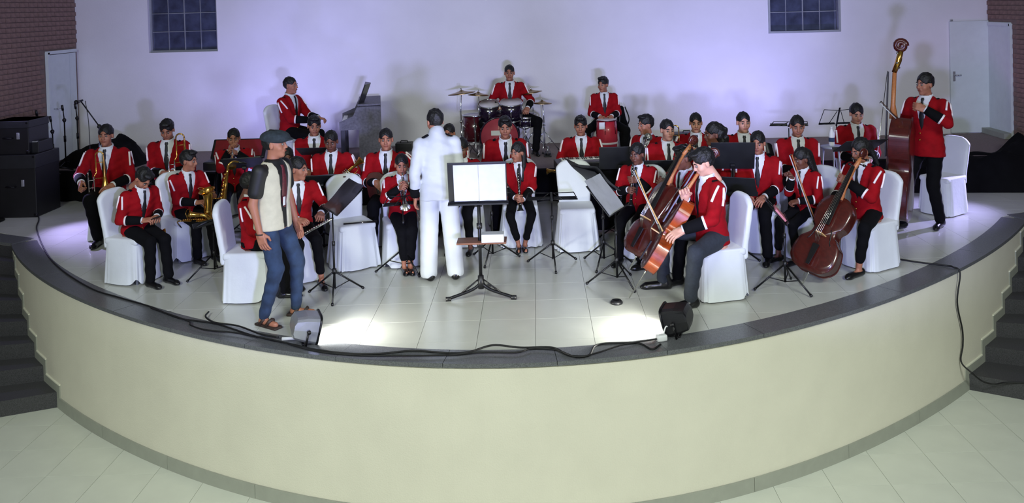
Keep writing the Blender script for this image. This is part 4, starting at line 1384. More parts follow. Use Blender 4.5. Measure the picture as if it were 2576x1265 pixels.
def cymbal_stand(at, height, r, tilt, label, base, lean=(0, 0), yaw=0.0):
    b = np.array([at[0], at[1], base]); up = np.array([0, 0, 1.0]); top = b + up * height + np.array([lean[0], lean[1], 0])
    T = Thing('cymbal', b, label, 'cymbal', 'cymbals on stands')
    T.part('pole', tube([b + up * 0.05, b + up * height * 0.55], 0.0125, 8), 'chrome')
    T.part('upper_pole', tube([b + up * height * 0.53, b + up * height * 0.72, top + up * 0.05], [0.009, 0.009, 0.006], 8), 'chrome')
    T.part('collar', tube([b + up * height * 0.52, b + up * height * 0.56], 0.022, 8), 'chrome')
    for i in range(3):
        a = 2 * math.pi * i / 3 + 0.4 + yaw; d = np.array([math.cos(a), math.sin(a), 0]); foot = b + d * 0.24 + up * 0.012
        lg = T.part('leg', tube([b + up * 0.32, foot], 0.008, 6), 'chrome'); T.part('rubber_foot', ball(0.017, foot, 8, 5), 'black_plastic', lg)
        T.part('leg_brace', tube([b + up * 0.10, b + up * 0.32 + (foot - b - up * 0.32) * 0.55], 0.006, 6), 'chrome')
    n = nrm(np.array([math.sin(tilt) * math.cos(yaw), math.sin(tilt) * math.sin(yaw), math.cos(tilt)]))
    M = yz_frame(top, np.cross(n, (0.3, 1, 0)), n)
    T.part('plate', xf(lathe([(r, -0.012), (r * 0.6, 0.004), (r * 0.22, 0.014), (r * 0.17, 0.03), (r * 0.06, 0.038), (0.004, 0.039), (0.004, 0.036), (r * 0.16, 0.027), (r * 0.6, 0.001), (r, -0.0135)], 32), M), 'cymbal')
    T.part('wing_nut', tube([top + n * 0.035, top + n * 0.07], 0.011, 8), 'chrome')
    return T


# ------------------------------------------------------------------ microphones
def mic_stand(at, base, pole_h, boom_end, label, with_mic=True, group='microphone stands', round_base=False):
    b = np.array([at[0], at[1], base]); up = np.array([0, 0, 1.0])
    T = Thing('microphone_stand', b, label, 'microphone stand', group)
    T.part('pole', tube([b + up * 0.02, b + up * pole_h], 0.011, 8), 'black_metal')
    T.part('clutch', tube([b + up * pole_h * 0.55, b + up * (pole_h * 0.55 + 0.09)], 0.019, 8), 'black_plastic')
    for i in range(3):
        a = 2 * math.pi * i / 3 + 0.5; d = np.array([math.cos(a), math.sin(a), 0])
        T.part('leg', tube([b + up * 0.10, b + d * 0.26 + up * 0.012], 0.010, 6), 'black_metal')
    e = np.asarray(boom_end, float); t = b + up * pole_h
    if boom_end is not None and np.linalg.norm(e - t) > 0.02:
        T.part('boom', tube([t - (e - t) * 0.18, e], 0.0085, 8), 'black_metal'); T.part('boom_joint', ball(0.03, t, 8, 6), 'black_plastic')
        T.part('counterweight', tube([t - (e - t) * 0.18, t - (e - t) * 0.10], 0.02, 8), 'black_plastic')
    return T, e
# ------------------------------------------------------------------ the band
def mouth(p): return (p.hM @ np.array([0, 0.112, -0.052, 1]))[:3]
def lap(s, r=0.08, f=0.27, u=0.115, pose='relaxed', **kw): return dict(p=(s * r, f, u), pose=pose, **kw)


def wind_pts(p, r=0.0, f=0.34, u=0.06):
    """mouthpiece and bell of a clarinet held before the chest"""
    return mouth(p), p.loc(r, f, u)


def wind_hand(s, q, r=0.0, f=0.34, u=0.06):
    def w(p):
        a, b = wind_pts(p, r, f, u); c = a + (b - a) * q
        return c + p.k * (p.r * s * 0.055 - p.f * 0.05)
    return dict(w=w, d=(-s * 0.55, 0.75, 0.1), n=(s * 0.6, 0.5, 0.2), pose='grip', pole=(s * 0.9, -0.4, -0.7))


def tp_pts(p, down=0.25):
    m = mouth(p); fw = nrm(p.hf * np.array([1, 1, 0.2]) + np.array([0, 0, -down]))
    return m, fw


def tp_hand(s, q=0.22, down=0.25):
    def w(p):
        m, fw = tp_pts(p, down); c = m + fw * q * 1.0
        return c - p.k * fw * 0.06 + p.k * (p.r * s * 0.045 + np.array([0, 0, -0.045]))
    return dict(w=w, d=(-s * 0.35, 0.85, 0.3), n=(s * 0.8, 0, 0.5), pose='grip', pole=(s * 0.9, -0.2, -0.8))


# ---- left wing
p1 = person('p1', 'boy at far left holding a trombone upright at his side', (265, 316), 10.75, 8, R=dict(p=(0.22, 0.22, 0.15), d=(-0.1, 0.6, -0.4), n=(0.8, 0.2, 0.3), pose='grip'), L=lap(-1, 0.12, 0.26),
            hpitch=2, skin=1, feet=((0.02, 0.36), (-0.20, 0.40)))
seat_for(p1, 8, 'white covered chair under the boy with the upright trombone', 'loose')
tb = GY(222, 446, 10.40); trombone(tb, (0.03, 0, -1), (1, 0.2, 0), 0.82, 'brass trombone held upright beside the leftmost boy', slide=0.82)

p2 = person('p2', 'boy with lowered head holding a trombone, behind the leftmost pair', (417, 306), 11.2, 8, hpitch=24, R=lap(1, 0.02, 0.25, 0.16, 'grip'), L=lap(-1, 0.10, 0.27, 0.17, 'grip'), skin=1, hair='quiff')
seat_for(p2, 8, 'white covered chair under the boy with lowered head and trombone')
trombone(GY(424, 405, 10.85), (0.03, 0, -1), (1, 0.1, 0), 0.92, 'brass trombone standing in the lap of the boy with lowered head', slide=0.40)

p3 = person('p3', 'small boy with a hand at his mouth before an open red case', (587, 326), 11.0, 15, hpitch=8, R=dict(w=lambda p: mouth(p) + p.k * (p.f * 0.03 + p.r * 0.05 - np.array([0, 0, 0.07])), d=(-0.35, 0.3, 0.8), pose='grip'),
            L=tp_hand(-1, 0.18, 0.3), skin=1, hair='crop')
seat_for(p3, 15, 'white covered chair under the small boy with hand at mouth')
trumpet(*tp_pts(p3, 0.3), (0, 0, 1), 'brass trumpet held at the mouth by the small boy')

p4 = person('p4', 'boy bent over his hands in the nearest chair at far left', (372, 432), 8.98, 56, lean=14, hpitch=46, hy=6, R=lap(1, 0.09, 0.28, 0.13, 'play', d=(-0.45, 0.8, 0.1)), L=lap(-1, 0.08, 0.30, 0.14, 'play', d=(0.45, 0.8, 0.1)), skin=1, hair='quiff',
            feet=((0.10, 0.42), (-0.10, 0.47)))
seat_for(p4, 72, 'white covered chair under the boy bent over his hands')
ph = p4.loc(0.0, 0.40, 0.15); T = Thing('mobile_phone', ph, 'small dark phone held by the boy bent over his hands', 'phone')
PM = yz_frame(ph, p4.dirv(0, 1, 0.4), p4.dirv(0, -0.4, 1)); T.part('phone_case', xf(box(0.07, 0.13, 0.009, (0, 0, 0), 0.003), PM), 'black_plastic'); T.part('screen', xf(box(0.06, 0.11, 0.002, (0, 0, 0.005)), PM), 'glass_night', smooth=False)
q = GY(335, 592, 8.88); trumpet(q, nrm((1, 0.25, 0.05)), (0.1, -0.8, 0.6), 'brass trumpet resting on the chair beside the bent boy', size=0.62)

p5 = person('p5', 'boy seated in profile with a saxophone, beside the low music stand', (476, 381), 9.75, 48, hy=34, hpitch=6, lean=8, R=dict(p=(0.02, 0.33, 0.13), d=(-0.5, 0.8, 0.1), pose='play'), L=dict(p=(-0.12, 0.38, 0.22), d=(-0.2, 0.9, 0.1), pose='play'),
            skin=1, hair='quiff', feet=((0.06, 0.40), (-0.16, 0.44)))
seat_for(p5, 48, 'white covered chair under the boy in profile with saxophone', 'tight')
saxophone(GY(573, 425, 9.55), (-0.16, 0.0, -1), (-0.75, -0.6, 0.1), 0.98, 'brass saxophone standing upright before the boy in profile')
saxophone(GY(455, 556, 9.45), nrm((1, -0.1, 0.02)), (0.05, -0.6, 0.8), 0.55, 'small dark brass saxophone lying across the lap of the boy in profile')

p7 = person('p7', 'boy mostly hidden behind the man in the flat cap', (636, 436), 8.34, 92, lean=-4, hpitch=14, hy=20, R=lap(1), L=lap(-1), skin=2, feet=((0.10, 0.36), (-0.12, 0.34)))
seat_for(p7, 92, 'white covered chair behind the legs of the man in the flat cap', 'tight')

p8 = person('p8', 'girl with tied back hair holding a silver flute on her knees', (752, 398), 8.85, 26, hy=48, hpitch=6, fem=True, hair='bun', skin=1, shoe='flat',
            R=dict(p=(0.05, 0.30, 0.13), d=(-0.6, 0.6, -0.1), pose='grip'), L=dict(p=(-0.20, 0.30, 0.17), d=(0.2, 0.9, -0.2), pose='grip'), feet=((0.06, 0.30), (-0.16, 0.42)))
seat_for(p8, 26, 'white covered chair under the girl with the silver flute')
flute(GY(735, 607, 8.45), GY(838, 548, 8.42), 'silver flute across the knees of the girl with tied back hair')

p9 = person('p9', 'dark haired player glimpsed between the cap man and the flute girl', (722, 374), 9.9, 25, hpitch=10, skin=2, detail=True, hair='front', fem=True)
seat_for(p9, 25, 'white covered chair hidden behind the flute girl')

p10 = person('p10', 'violet lit boy in front of the piano with a music stand', (790, 294), 11.3, 12, hpitch=10, hy=8, skin=1, hair='quiff', R=lap(1), L=lap(-1))
seat_for(p10, 12, 'white covered chair under the violet lit boy before the piano')
p11 = person('p11', 'boy with lowered eyes holding a trumpet behind the flute girl', (831, 333), 10.3, 4, hpitch=16, skin=2, hair='crop', R=lap(1, 0.04, 0.27, 0.17, 'grip'), L=dict(p=(-0.20, 0.24, 0.19), d=(-0.2, 0.8, 0.5), pose='grip'))
seat_for(p11, 4, 'white covered chair under the boy with lowered eyes')
trumpet(GY(838, 462, 9.98), nrm((0.72, 0.12, 0.62)), (-0.6, -0.2, 0.8), 'brass trumpet held slantwise by the boy with lowered eyes', size=0.85)

p13 = person('p13', 'boy with a dark guitar left of the man in white', (970, 326), 10.15, 2, hpitch=3, hy=6, skin=1, hair='crop', R=dict(p=(0.10, 0.24, 0.19), d=(-0.6, 0.5, -0.4), n=(0.2, 0.9, 0.3), pose='play'), L=dict(p=(-0.42, 0.22, 0.26), d=(-0.1, 0.5, 0.6), pose='grip'))
seat_for(p13, 2, 'white covered chair under the boy with the guitar')

p14 = person('p14', 'small child blowing a trumpet in the chair left of the man in white', (1010, 391), 9.30, 16, hpitch=12, hy=-4, skin=1, hair='crop', R=tp_hand(1, 0.20, 0.75), L=tp_hand(-1, 0.16, 0.75), shoe='flat', feet=((0.05, 0.40), (-0.03, 0.42)))
seat_for(p14, 16, 'white covered chair under the small child with trumpet')
trumpet(*tp_pts(p14, 0.75), p14.dirv(0, 0.5, 0.8), 'dull silver trumpet played by the small child', size=0.9, m='nickel')

# ---- conductor and cap man
p15 = person('p15', 'man in white suit with black cuffs seen from behind', (1091, 277), 8.72, 198, stand=True, outfit='conductor', hy=10, hpitch=14, lean=3, R=dict(p=(0.20, 0.16, -0.08), d=(0.0, 0.4, -0.9), pose='relaxed'),
             L=dict(p=(-0.22, 0.06, -0.09), d=(-0.05, 0.35, -0.9), n=(-1, 0.1, 0.1), pose='relaxed', pole=(-0.6, -0.9, 0)), feet=((0.14, -0.03), (-0.12, 0.02)), group=None, skin=1)
p6 = person('p6', 'man in flat cap, cream vest and jeans standing at the stage edge', (690, 330), 7.66, 70, stand=True, outfit='vest', hair='crop', hy=18, hpitch=0, lean=3, R=dict(p=(0.21, 0.03, -0.10), d=(0.05, 0.35, -0.95), n=(0.9, 0.0, 0.2), pose='relaxed', pole=(0.4, -0.9, 0)),
            L=dict(p=(-0.21, 0.10, -0.09), d=(0, 0.4, -0.9), n=(-0.9, 0.2, 0), pose='relaxed'), feet=((0.13, -0.02), (-0.17, 0.10)), shoe='sandal', skin=1, group=None)
k = p6.k; TB6 = np.stack([p6.tr, p6.tf, p6.ty], 1)
def vestf(P):
    Lc = (P - p6.pel) @ TB6 / k
    d = torso(Lc, 1, JAC, -0.09, 0.50, 1.03, 1.06) * k
    dn = np.maximum(np.abs(Lc[:, 0]) - (0.028 + 0.10 * np.clip(Lc[:, 2], 0, 1)), 0.02 - Lc[:, 1]) * k
    d = smax(d, -dn, 0.006)
    d = smax(d, -(np.sqrt(Lc[:, 0] ** 2 + (Lc[:, 1] - 0.01) ** 2) - 0.078) * k, 0.006)
    for s in (1, -1): d = smax(d, -rcone(P, p6.sh[s] + p6.tr * s * 0.10, p6.sh[s] - p6.tr * s * 0.045 * k - p6.ty * 0.01, 0.088 * k, 0.066 * k), 0.008)
    return d
p6.part('vest', surface_net(vestf, p6.pel - np.array([0.26, 0.26, 0.14]), p6.pel + np.array([0.26, 0.26, 0.60]), 0.0105), 'vest_cream')
ts = [(0.47, 0.022), (0.44, 0.015), (0.36, 0.028), (0.25, 0.036), (0.16, 0.034), (0.10, 0.01)]
V = []; Fc = []
for t, w in ts:
    f = 0.01 + np.interp(t, JAC[:, 0], JAC[:, 2]) * 0.95 + 0.008
    V += [(-w, f - 0.006, t), (0, f + 0.010, t), (w, f - 0.006, t)]
for i in range(len(ts) - 1):
    for j in range(2): Fc.append((3 * i + j, 3 * i + 3 + j, 3 * i + 4 + j, 3 * i + 1 + j))
p6.part('necktie', xf((np.array(V), Fc), frame(p6.pel, p6.tr, p6.tf, p6.ty, k)), 'tie_maroon')
p6.part('badge', xf(box(0.028, 0.006, 0.075, (0.03, 0.148, 0.16), 0.002), frame(p6.pel, p6.tr, p6.tf, p6.ty, k)), 'plug_white')
def capf(P):
    d = ell(P, (0, -0.012, 0.066), (0.096, 0.116, 0.066))
    d = smin(d, ell(P, (0, 0.062, 0.070), (0.084, 0.070, 0.036)), 0.05)
    d = smin(d, ell(P, (0, 0.105, 0.048), (0.066, 0.062, 0.014)), 0.018)
    return smax(d, (0.028 - 0.16 * P[:, 1]) - P[:, 2], 0.008)
p6.part('flat_cap', xf(surface_net(capf, (-0.12, -0.16, 0.0), (0.12, 0.20, 0.16), 0.0075), p6.hM), 'cap_wool')
Wr = p6.hd[1][1]; p6.part('bracelet', tube([Wr + p6.tr * 0.037 * math.cos(a) + p6.tf * 0.037 * math.sin(a) - np.array([0, 0, 0.0]) for a in np.linspace(0, 2 * math.pi, 16, endpoint=False)], 0.006, 6, closed=True), 'sandal_leather')
p6.part('belt', tube([p6.tl(0.160 * math.cos(a), 0.008 + 0.112 * math.sin(a), -0.005) for a in np.linspace(0, 2 * math.pi, 24, endpoint=False)], 0.022, 8, closed=True, flat=0.5), 'sandal_leather')

# ---- centre
p16 = person('p16', 'player half hidden behind the right shoulder of the man in white', (1128, 314), 10.9, 0, skin=1, hair='crop', hy=-8)
seat_for(p16, 0, 'white covered chair behind the man in white')
p17 = person('p17', 'clarinet player between the man in white and the open binder', (1160, 350), 10.0, -4, skin=2, hair='short', R=wind_hand(1, 0.62), L=wind_hand(-1, 0.38), hpitch=8, shoe='flat')
seat_for(p17, -4, 'white covered chair behind the binder stand, left of the clarinet girl')
clarinet(*wind_pts(p17), 'black clarinet played between the white suit and the binder')
p18 = person('p18', 'boy leaning forward below the bass drum with hair brushed up', (1270, 296), 10.85, 2, lean=16, hpitch=10, skin=1, hair='quiff', R=lap(1), L=lap(-1))
seat_for(p18, 2, 'white covered chair under the boy below the bass drum')
p19 = person('p19', 'girl with long dark hair over her shoulder holding a clarinet', (1300, 361), 9.95, 2, hy=-38, hpitch=5, fem=True, hair='front', skin=1, shoe='flat', R=wind_hand(1, 0.80, 0.0, 0.36, -0.08), L=wind_hand(-1, 0.84, 0.0, 0.36, -0.08),
             feet=((0.04, 0.36), (-0.05, 0.34)), knee_out=0.35)
seat_for(p19, 2, 'white covered chair under the girl with long dark hair', 'loose')
clarinet(p19.loc(0.02, 0.20, 0.44), p19.loc(0.0, 0.36, -0.12), 'black clarinet upright before the girl with long dark hair')
p20 = person('p20', 'drummer sitting behind the drum kit', (1281, 165), 13.62, 0, base=PLAT, seat=0.52, skin=1, hair='crop', hpitch=2, R=dict(p=(0.20, 0.24, 0.16), pose='grip'), L=dict(p=(-0.27, 0.22, 0.10), pose='grip'), feet=((0.34, 0.24), (-0.38, 0.26)), knee_out=1.4)
T = Thing('drum_stool', (p20.pel[0], p20.pel[1], PLAT), 'round black stool under the drummer', 'stool')
b = np.array([p20.pel[0], p20.pel[1], PLAT]); T.part('seat_pad', xf(lathe([(0.15, 0.44), (0.165, 0.46), (0.165, 0.50), (0.15, 0.515)], 20), trs(b)), 'black_plastic'); T.part('post', tube([b + (0, 0, 0.08), b + (0, 0, 0.45)], 0.02), 'chrome')
for i in range(3): a = i * 2.094 + 0.5; T.part('leg', tube([b + (0, 0, 0.25), b + (0.24 * math.cos(a), 0.24 * math.sin(a), 0.01)], 0.011), 'chrome')
p21 = person('p21', 'boy behind the electric keyboard with combed back hair', (1460, 294), 11.0, -2, hpitch=6, hy=-4, skin=1, hair='quiff', R=dict(p=(0.16, 0.32, 0.24), d=(-0.1, 1, -0.1), pose='play'), L=dict(p=(-0.16, 0.32, 0.24), d=(0.1, 1, -0.1), pose='play'))
seat_for(p21, -2, 'white covered chair under the keyboard boy')
p22 = person('p22', 'boy behind a red conga on the platform looking left', (1516, 195), 12.95, 0, base=PLAT, hy=-32, hpitch=4, skin=1, hair='quiff', R=dict(p=(0.10, 0.28, 0.12), d=(-0.2, 0.8, -0.3), pose='flat'), L=dict(p=(-0.10, 0.28, 0.12), d=(0.2, 0.8, -0.3), pose='flat'), feet=((0.26, 0.34), (-0.26, 0.34)), knee_out=0.9)
seat_for(p22, 0, 'white covered chair under the conga player', base=PLAT)
p12 = person('p12', 'boy sitting at the upright piano on the platform', (731, 195), 12.75, 70, base=PLAT, lean=2, hpitch=2, hy=8, skin=1, hair='crop', R=dict(p=(0.10, 0.40, 0.17), d=(0, 1, -0.1), pose='play'), L=dict(p=(-0.12, 0.40, 0.17), d=(0, 1, -0.1), pose='play'), feet=((0.10, 0.30), (-0.12, 0.28)))
seat_for(p12, 70, 'white covered chair under the pianist', base=PLAT)

# ---- right wing
p23 = person('p23', 'dark faced clarinet player behind the bright bow', (1600, 363), 9.35, -26, hpitch=8, hy=-8, skin=2, hair='short', R=wind_hand(1, 0.66), L=wind_hand(-1, 0.42))
seat_for(p23, -26, 'white covered chair under the clarinet player behind the bow')
clarinet(*wind_pts(p23), 'black clarinet played behind the bright bow')
p24 = person('p24', 'boy in profile to the left with a trumpet, back row', (1622, 291), 11.0, -38, hy=-30, hpitch=6, skin=1, hair='quiff', R=dict(p=(0.06, 0.30, 0.22), pose='grip'), L=dict(p=(-0.05, 0.30, 0.25), pose='grip'))
seat_for(p24, -38, 'white covered chair under the trumpet boy in profile', 'loose')
trumpet(GY(1612, 372, 10.7), nrm((0.12, -0.75, 0.45)), (0, 0.4, 0.8), 'silver trumpet before the boy in profile to the left', size=0.8, m='nickel')
p25 = person('p25', 'boy facing the hall between the profile boy and the long haired girl', (1679, 303), 10.35, 4, hy=10, hpitch=4, skin=0, hair='crop', R=lap(1), L=lap(-1))
seat_for(p25, 4, 'white covered chair under the boy facing the hall')
p26 = person('p26', 'violet lit boy with a trombone in front of the black box', (1750, 287), 11.05, -6, hpitch=8, skin=0, hair='crop', R=dict(p=(0.16, 0.28, 0.28), d=(0, 0.6, 0.6), pose='grip'), L=lap(-1, 0.05, 0.28, 0.30, 'grip'))
seat_for(p26, -6, 'white covered chair under the violet lit trombone boy')
trombone(GY(1727, 372, 10.72), (0.02, 0, -1), (-1, 0.2, 0), 0.80, 'silver trombone raised before the violet lit boy', slide=0.3)
p27 = person('p27', 'girl with long curly hair facing left', (1792, 311), 9.75, -72, hy=-6, hpitch=4, fem=True, hair='curly', skin=2, R=lap(1), L=lap(-1))
seat_for(p27, -72, 'white covered chair under the girl with long curly hair', 'loose')
p28 = person('p28', 'cello player in profile half hidden behind the foremost cellist', (1714, 369), 8.72, -66, hy=-14, hpitch=10, skin=2, hair='quiff', R=dict(p=(0.20, 0.34, 0.15), pose='grip'), L=dict(p=(-0.02, 0.30, 0.36), d=(0.4, 0.5, 0.5), n=(-0.3, 0.8, 0.4), pose='grip'), feet=((0.30, 0.34), (-0.28, 0.36)), knee_out=0.9)
seat_for(p28, -66, 'white covered chair under the half hidden cello player')
p29 = person('p29', 'foremost cellist in red jacket bowing his head, facing left', (1757, 379), 8.02, -78, lean=4, hy=-6, hpitch=24, skin=3, hair='quiff', R=dict(p=(-0.04, 0.26, 0.34), d=(-0.3, 0.3, 0.8), pose='grip', pole=(0.9, -0.2, -0.5)),
             L=dict(p=(-0.24, 0.37, 0.13), d=(-0.05, 0.9, -0.4), n=(-0.5, 0.4, 0.8), pose='relaxed', pole=(-0.8, -0.6, -0.3)), feet=((0.28, 0.36), (-0.24, 0.32)), knee_out=1.1, trouser='trouser_slate')
seat_for(p29, -78, 'white covered chair under the foremost cellist', 'tight')
p30 = person('p30', 'pale lit boy in the back row right of the curly haired girl', (1870, 284), 10.7, -4, hy=6, hpitch=4, skin=0, hair='crop', R=lap(1), L=lap(-1))
seat_for(p30, -4, 'white covered chair under the pale lit boy in the back row')
p31 = person('p31', 'boy with a thick cap of hair behind a black music desk', (1905, 334), 9.45, -22, hy=0, hpitch=8, skin=1, hair='short', R=lap(1, 0.1, 0.34, 0.10), L=lap(-1, 0.1, 0.34, 0.10), feet=((0.16, 0.40), (-0.14, 0.50)))
seat_for(p31, -22, 'white covered chair under the boy with the thick cap of hair')
p32 = person('p32', 'back row boy with a trumpet, second from the double bass', (2006, 294), 10.35, -8, hpitch=12, skin=1, hair='crop', R=lap(1, 0.05, 0.28, 0.16, 'grip'), L=lap(-1, 0.05, 0.28, 0.16, 'grip'))
seat_for(p32, -8, 'white covered chair under the back row boy second from the bass')
p33 = person('p33', 'girl with long hair holding a bow upright, facing left', (2010, 376), 9.1, -58, hy=-12, hpitch=16, lean=8, fem=True, hair='long', skin=2, shoe='flat', R=dict(p=(0.02, 0.28, 0.40), d=(0.2, 0.5, 0.7), pose='grip'), L=dict(p=(-0.10, 0.30, 0.13), pose='grip'), feet=((0.14, 0.42), (-0.10, 0.36)))
seat_for(p33, -58, 'white covered chair under the girl holding the bow upright')
p34 = person('p34', 'boy in the back row nearest the double bass, violet lit', (2156, 264), 11.15, -4, hpitch=14, skin=0, hair='short', R=lap(1), L=lap(-1))
seat_for(p34, -4, 'white covered chair under the back row boy nearest the bass', 'loose')
p35 = person('p35', 'girl cellist at the right end of the front row', (2158, 352), 8.78, -62, lean=4, hy=-10, hpitch=16, fem=True, hair='tail', skin=1, shoe='flat', R=dict(p=(0.14, 0.36, 0.10), pose='grip'), L=dict(p=(-0.03, 0.29, 0.33), d=(0.5, 0.4, 0.4), n=(-0.3, 0.7, 0.5), pose='grip', pole=(-0.9, -0.3, -0.7)), feet=((0.16, 0.44), (-0.20, 0.36)), knee_out=0.7)
seat_for(p35, -62, 'white covered chair under the girl cellist', 'tight')
p36 = person('p36', 'young man standing behind a double bass', (2325, 186), 10.1, -52, stand=True, lean=0, hy=-14, hpitch=4, skin=1, hair='short', R=dict(p=(0.16, 0.30, 0.06), d=(-0.2, 0.8, -0.4), pose='relaxed'), L=dict(p=(-0.12, 0.27, 0.40), d=(0.6, 0.5, 0.3), n=(-0.2, 0.8, 0.5), pose='grip', pole=(-0.9, -0.2, -0.7)), feet=((0.18, 0.26), (-0.05, -0.14)), group='musicians in red band jackets')

# ---- stringed instruments
def fiddle_px(lo, hi, Ylo, Yhi, front, *a, **kw):
    A, B = GY(*lo, Ylo), GY(*hi, Yhi); return fiddle(a[0], A, B - A, front, *a[1:], **kw)


c1 = fiddle_px((1640, 688), (1800, 425), 7.93, 8.00, (-0.82, 0.12, 0.5), 'cello', 1.0, 'amber sided cello held by the foremost cellist', 'cello', group='cellos', pin=0.30)
c2 = fiddle_px((1612, 650), (1730, 420), 8.22, 8.45, (-0.80, -0.45, 0.4), 'cello', 1.0, 'dark red cello behind the amber one', 'cello', group='cellos', rib_mat='cello_red', pin=0.14)
c3 = fiddle_px((2040, 690), (2165, 425), 8.25, 8.55, (-0.62, -0.66, 0.42), 'cello', 1.04, 'dark cello leaning on the girl cellist', 'cello', group='cellos', rib_mat='cello_red', pin=0.12)
db = fiddle_px((2288, 556), (2300, 180), 9.78, 9.84, (-0.86, 0.50, 0.0), 'double_bass', 1.06, 'tall dark red double bass held by the standing young man', 'double bass', bass=True, rib_mat='bass_wood', body_mat='bass_wood', pin=0.07)
bow(GY(1663, 584, 7.75), GY(1593, 430, 7.95), 'pale bow crossing before the dark faced clarinet player', 'bows')
bow(GY(2052, 572, 8.70), GY(1986, 390, 8.72), 'brown bow held upright by the girl with long hair', 'bows', 'neck_wood')
bow(GY(2275, 318, 9.85), GY(2213, 259, 9.85), 'dark bow tip sticking out beside the double bass neck', 'bows', 'bow_dark')


def guitar(p):
    o = p.loc(0.20, 0.20, 0.10); ax = p.dirv(-1, 0.15, 0.28); M = yz_frame(o, ax, p.dirv(0, 1, 0.25))
    T = Thing('guitar', p.loc(0, 0.2, 0), 'dark guitar across the lap of the boy left of the conductor', 'guitar')
    O = fiddle_outline(0.48, 0.125, 0.105, 0.175)
    T.part('body', xf(prism([tuple(q) for q in O], -0.09, 0.0), M), 'bow_dark', smooth=False); T.part('soundboard', xf(prism([tuple(q * 0.985 + (0, 0.003)) for q in O], 0.0, 0.004), M), 'cello_red', smooth=False)
    T.part('sound_hole', xf(lathe([(0.045, 0.004), (0.045, 0.006)], 20), M @ frame((0, 0.31, 0), (1, 0, 0), (0, 1, 0), (0, 0, 1))), 'ebony'); T.part('bridge', xf(box(0.15, 0.025, 0.012, (0, 0.12, 0.008), 0.003), M), 'ebony')
    T.part('neck', xf(box(0.052, 0.46, 0.024, (0, 0.62, 0.002), 0.008), M), 'bow_dark'); T.part('headstock', xf(box(0.075, 0.17, 0.016, (0, 0.92, -0.012), 0.006), M), 'ebony')
    T.part('strings', xf(join(*[tube([(x, 0.12, 0.016), (x * 0.8, 0.85, 0.02)], 0.0012, 4) for x in np.linspace(-0.02, 0.02, 6)]), M), 'nickel')
    for i in range(6): T.part('tuning_peg', xf(tube([(0.037 if i % 2 else -0.037, 0.87 + 0.045 * (i // 2), -0.01), (0.062 if i % 2 else -0.062, 0.87 + 0.045 * (i // 2), -0.01)], 0.006, 6), M), 'nickel')


guitar(p13)
# ------------------------------------------------------------------ empty chairs
c = G(885, 672); chair((c[0], c[1] + 0.10), 30, 'empty white covered chair with a thin black tube on its seat', 'loose', mark=True)
CE = c
c = G(1452, 620); chair((c[0], c[1] + 0.0), 2, 'empty white covered chair behind the wire music stand', 'loose', mark=True)
c = G(2385, 540); chair((c[0], c[1] + 0.12), -58, 'empty white covered chair behind the double bass player', 'tight')
q = np.array([CE[0], CE[1], 0]); T = Thing('stick', q + (0, 0, 0.46), 'thin black tube lying on the empty chair seat', 'stick')
T.part('shaft', tube([q + (-0.06, -0.06, 0.475), q + (0.28, 0.02, 0.475)], [0.008, 0.011], 8), 'ebony'); T.part('ferrule', tube([q + (0.12, -0.018, 0.475), q + (0.14, -0.013, 0.475)], 0.0125, 8), 'nickel')

# ------------------------------------------------------------------ conductor's stand, binder, tray
b = G(1211, 752); up = np.array([0, 0, 1.0])
T = Thing('conductor_stand', b, 'heavy black music stand with broad desk behind the man in white', 'music stand')
yd = 0.0
H0, H1 = GY(1205, 508, b[1])[2], GY(1205, 405, b[1])[2]
T.part('pole', tube([b + up * 0.10, b + up * (H0 + 0.1)], 0.016, 10), 'black_metal')
T.part('pole_collar', tube([b + up * 0.66, b + up * 0.71], 0.026, 10), 'black_plastic')
hub = b + up * 0.17; T.part('hub', tube([hub - up * 0.07, hub + up * 0.05], 0.028, 10), 'black_plastic')
for a in (188, -8, 80):
    d = np.array([math.cos(math.radians(a)), math.sin(math.radians(a)), 0]); ft = b + d * 0.31 + up * 0.022
    T.part('leg', tube(spline([hub - up * 0.02, b + d * 0.09 + up * 0.09, ft], 6), 0.015, 8), 'black_metal'); T.part('foot_cap', tube([ft - d * 0.03, ft + d * 0.02], 0.021, 8), 'black_plastic')
    T.part('leg_brace', tube([b + up * 0.20, b + d * 0.20 + up * 0.055], 0.008, 6), 'black_metal')
tl_ = math.radians(72)
dy = np.array([0, -math.cos(tl_) * 0.6, math.sin(tl_)]); dy = nrm(dy); rx = np.array([math.cos(0.02), math.sin(0.02), 0])
Cn = GY(1203, 506, b[1]); M = yz_frame(Cn, dy, np.cross(rx, dy)); M[:3, 0] = rx
M[:3, 2] = np.cross(rx, dy)
T.part('desk', xf(box(0.545, 0.40, 0.010, (0, 0.185, 0), 0.004), M), 'dark_board')
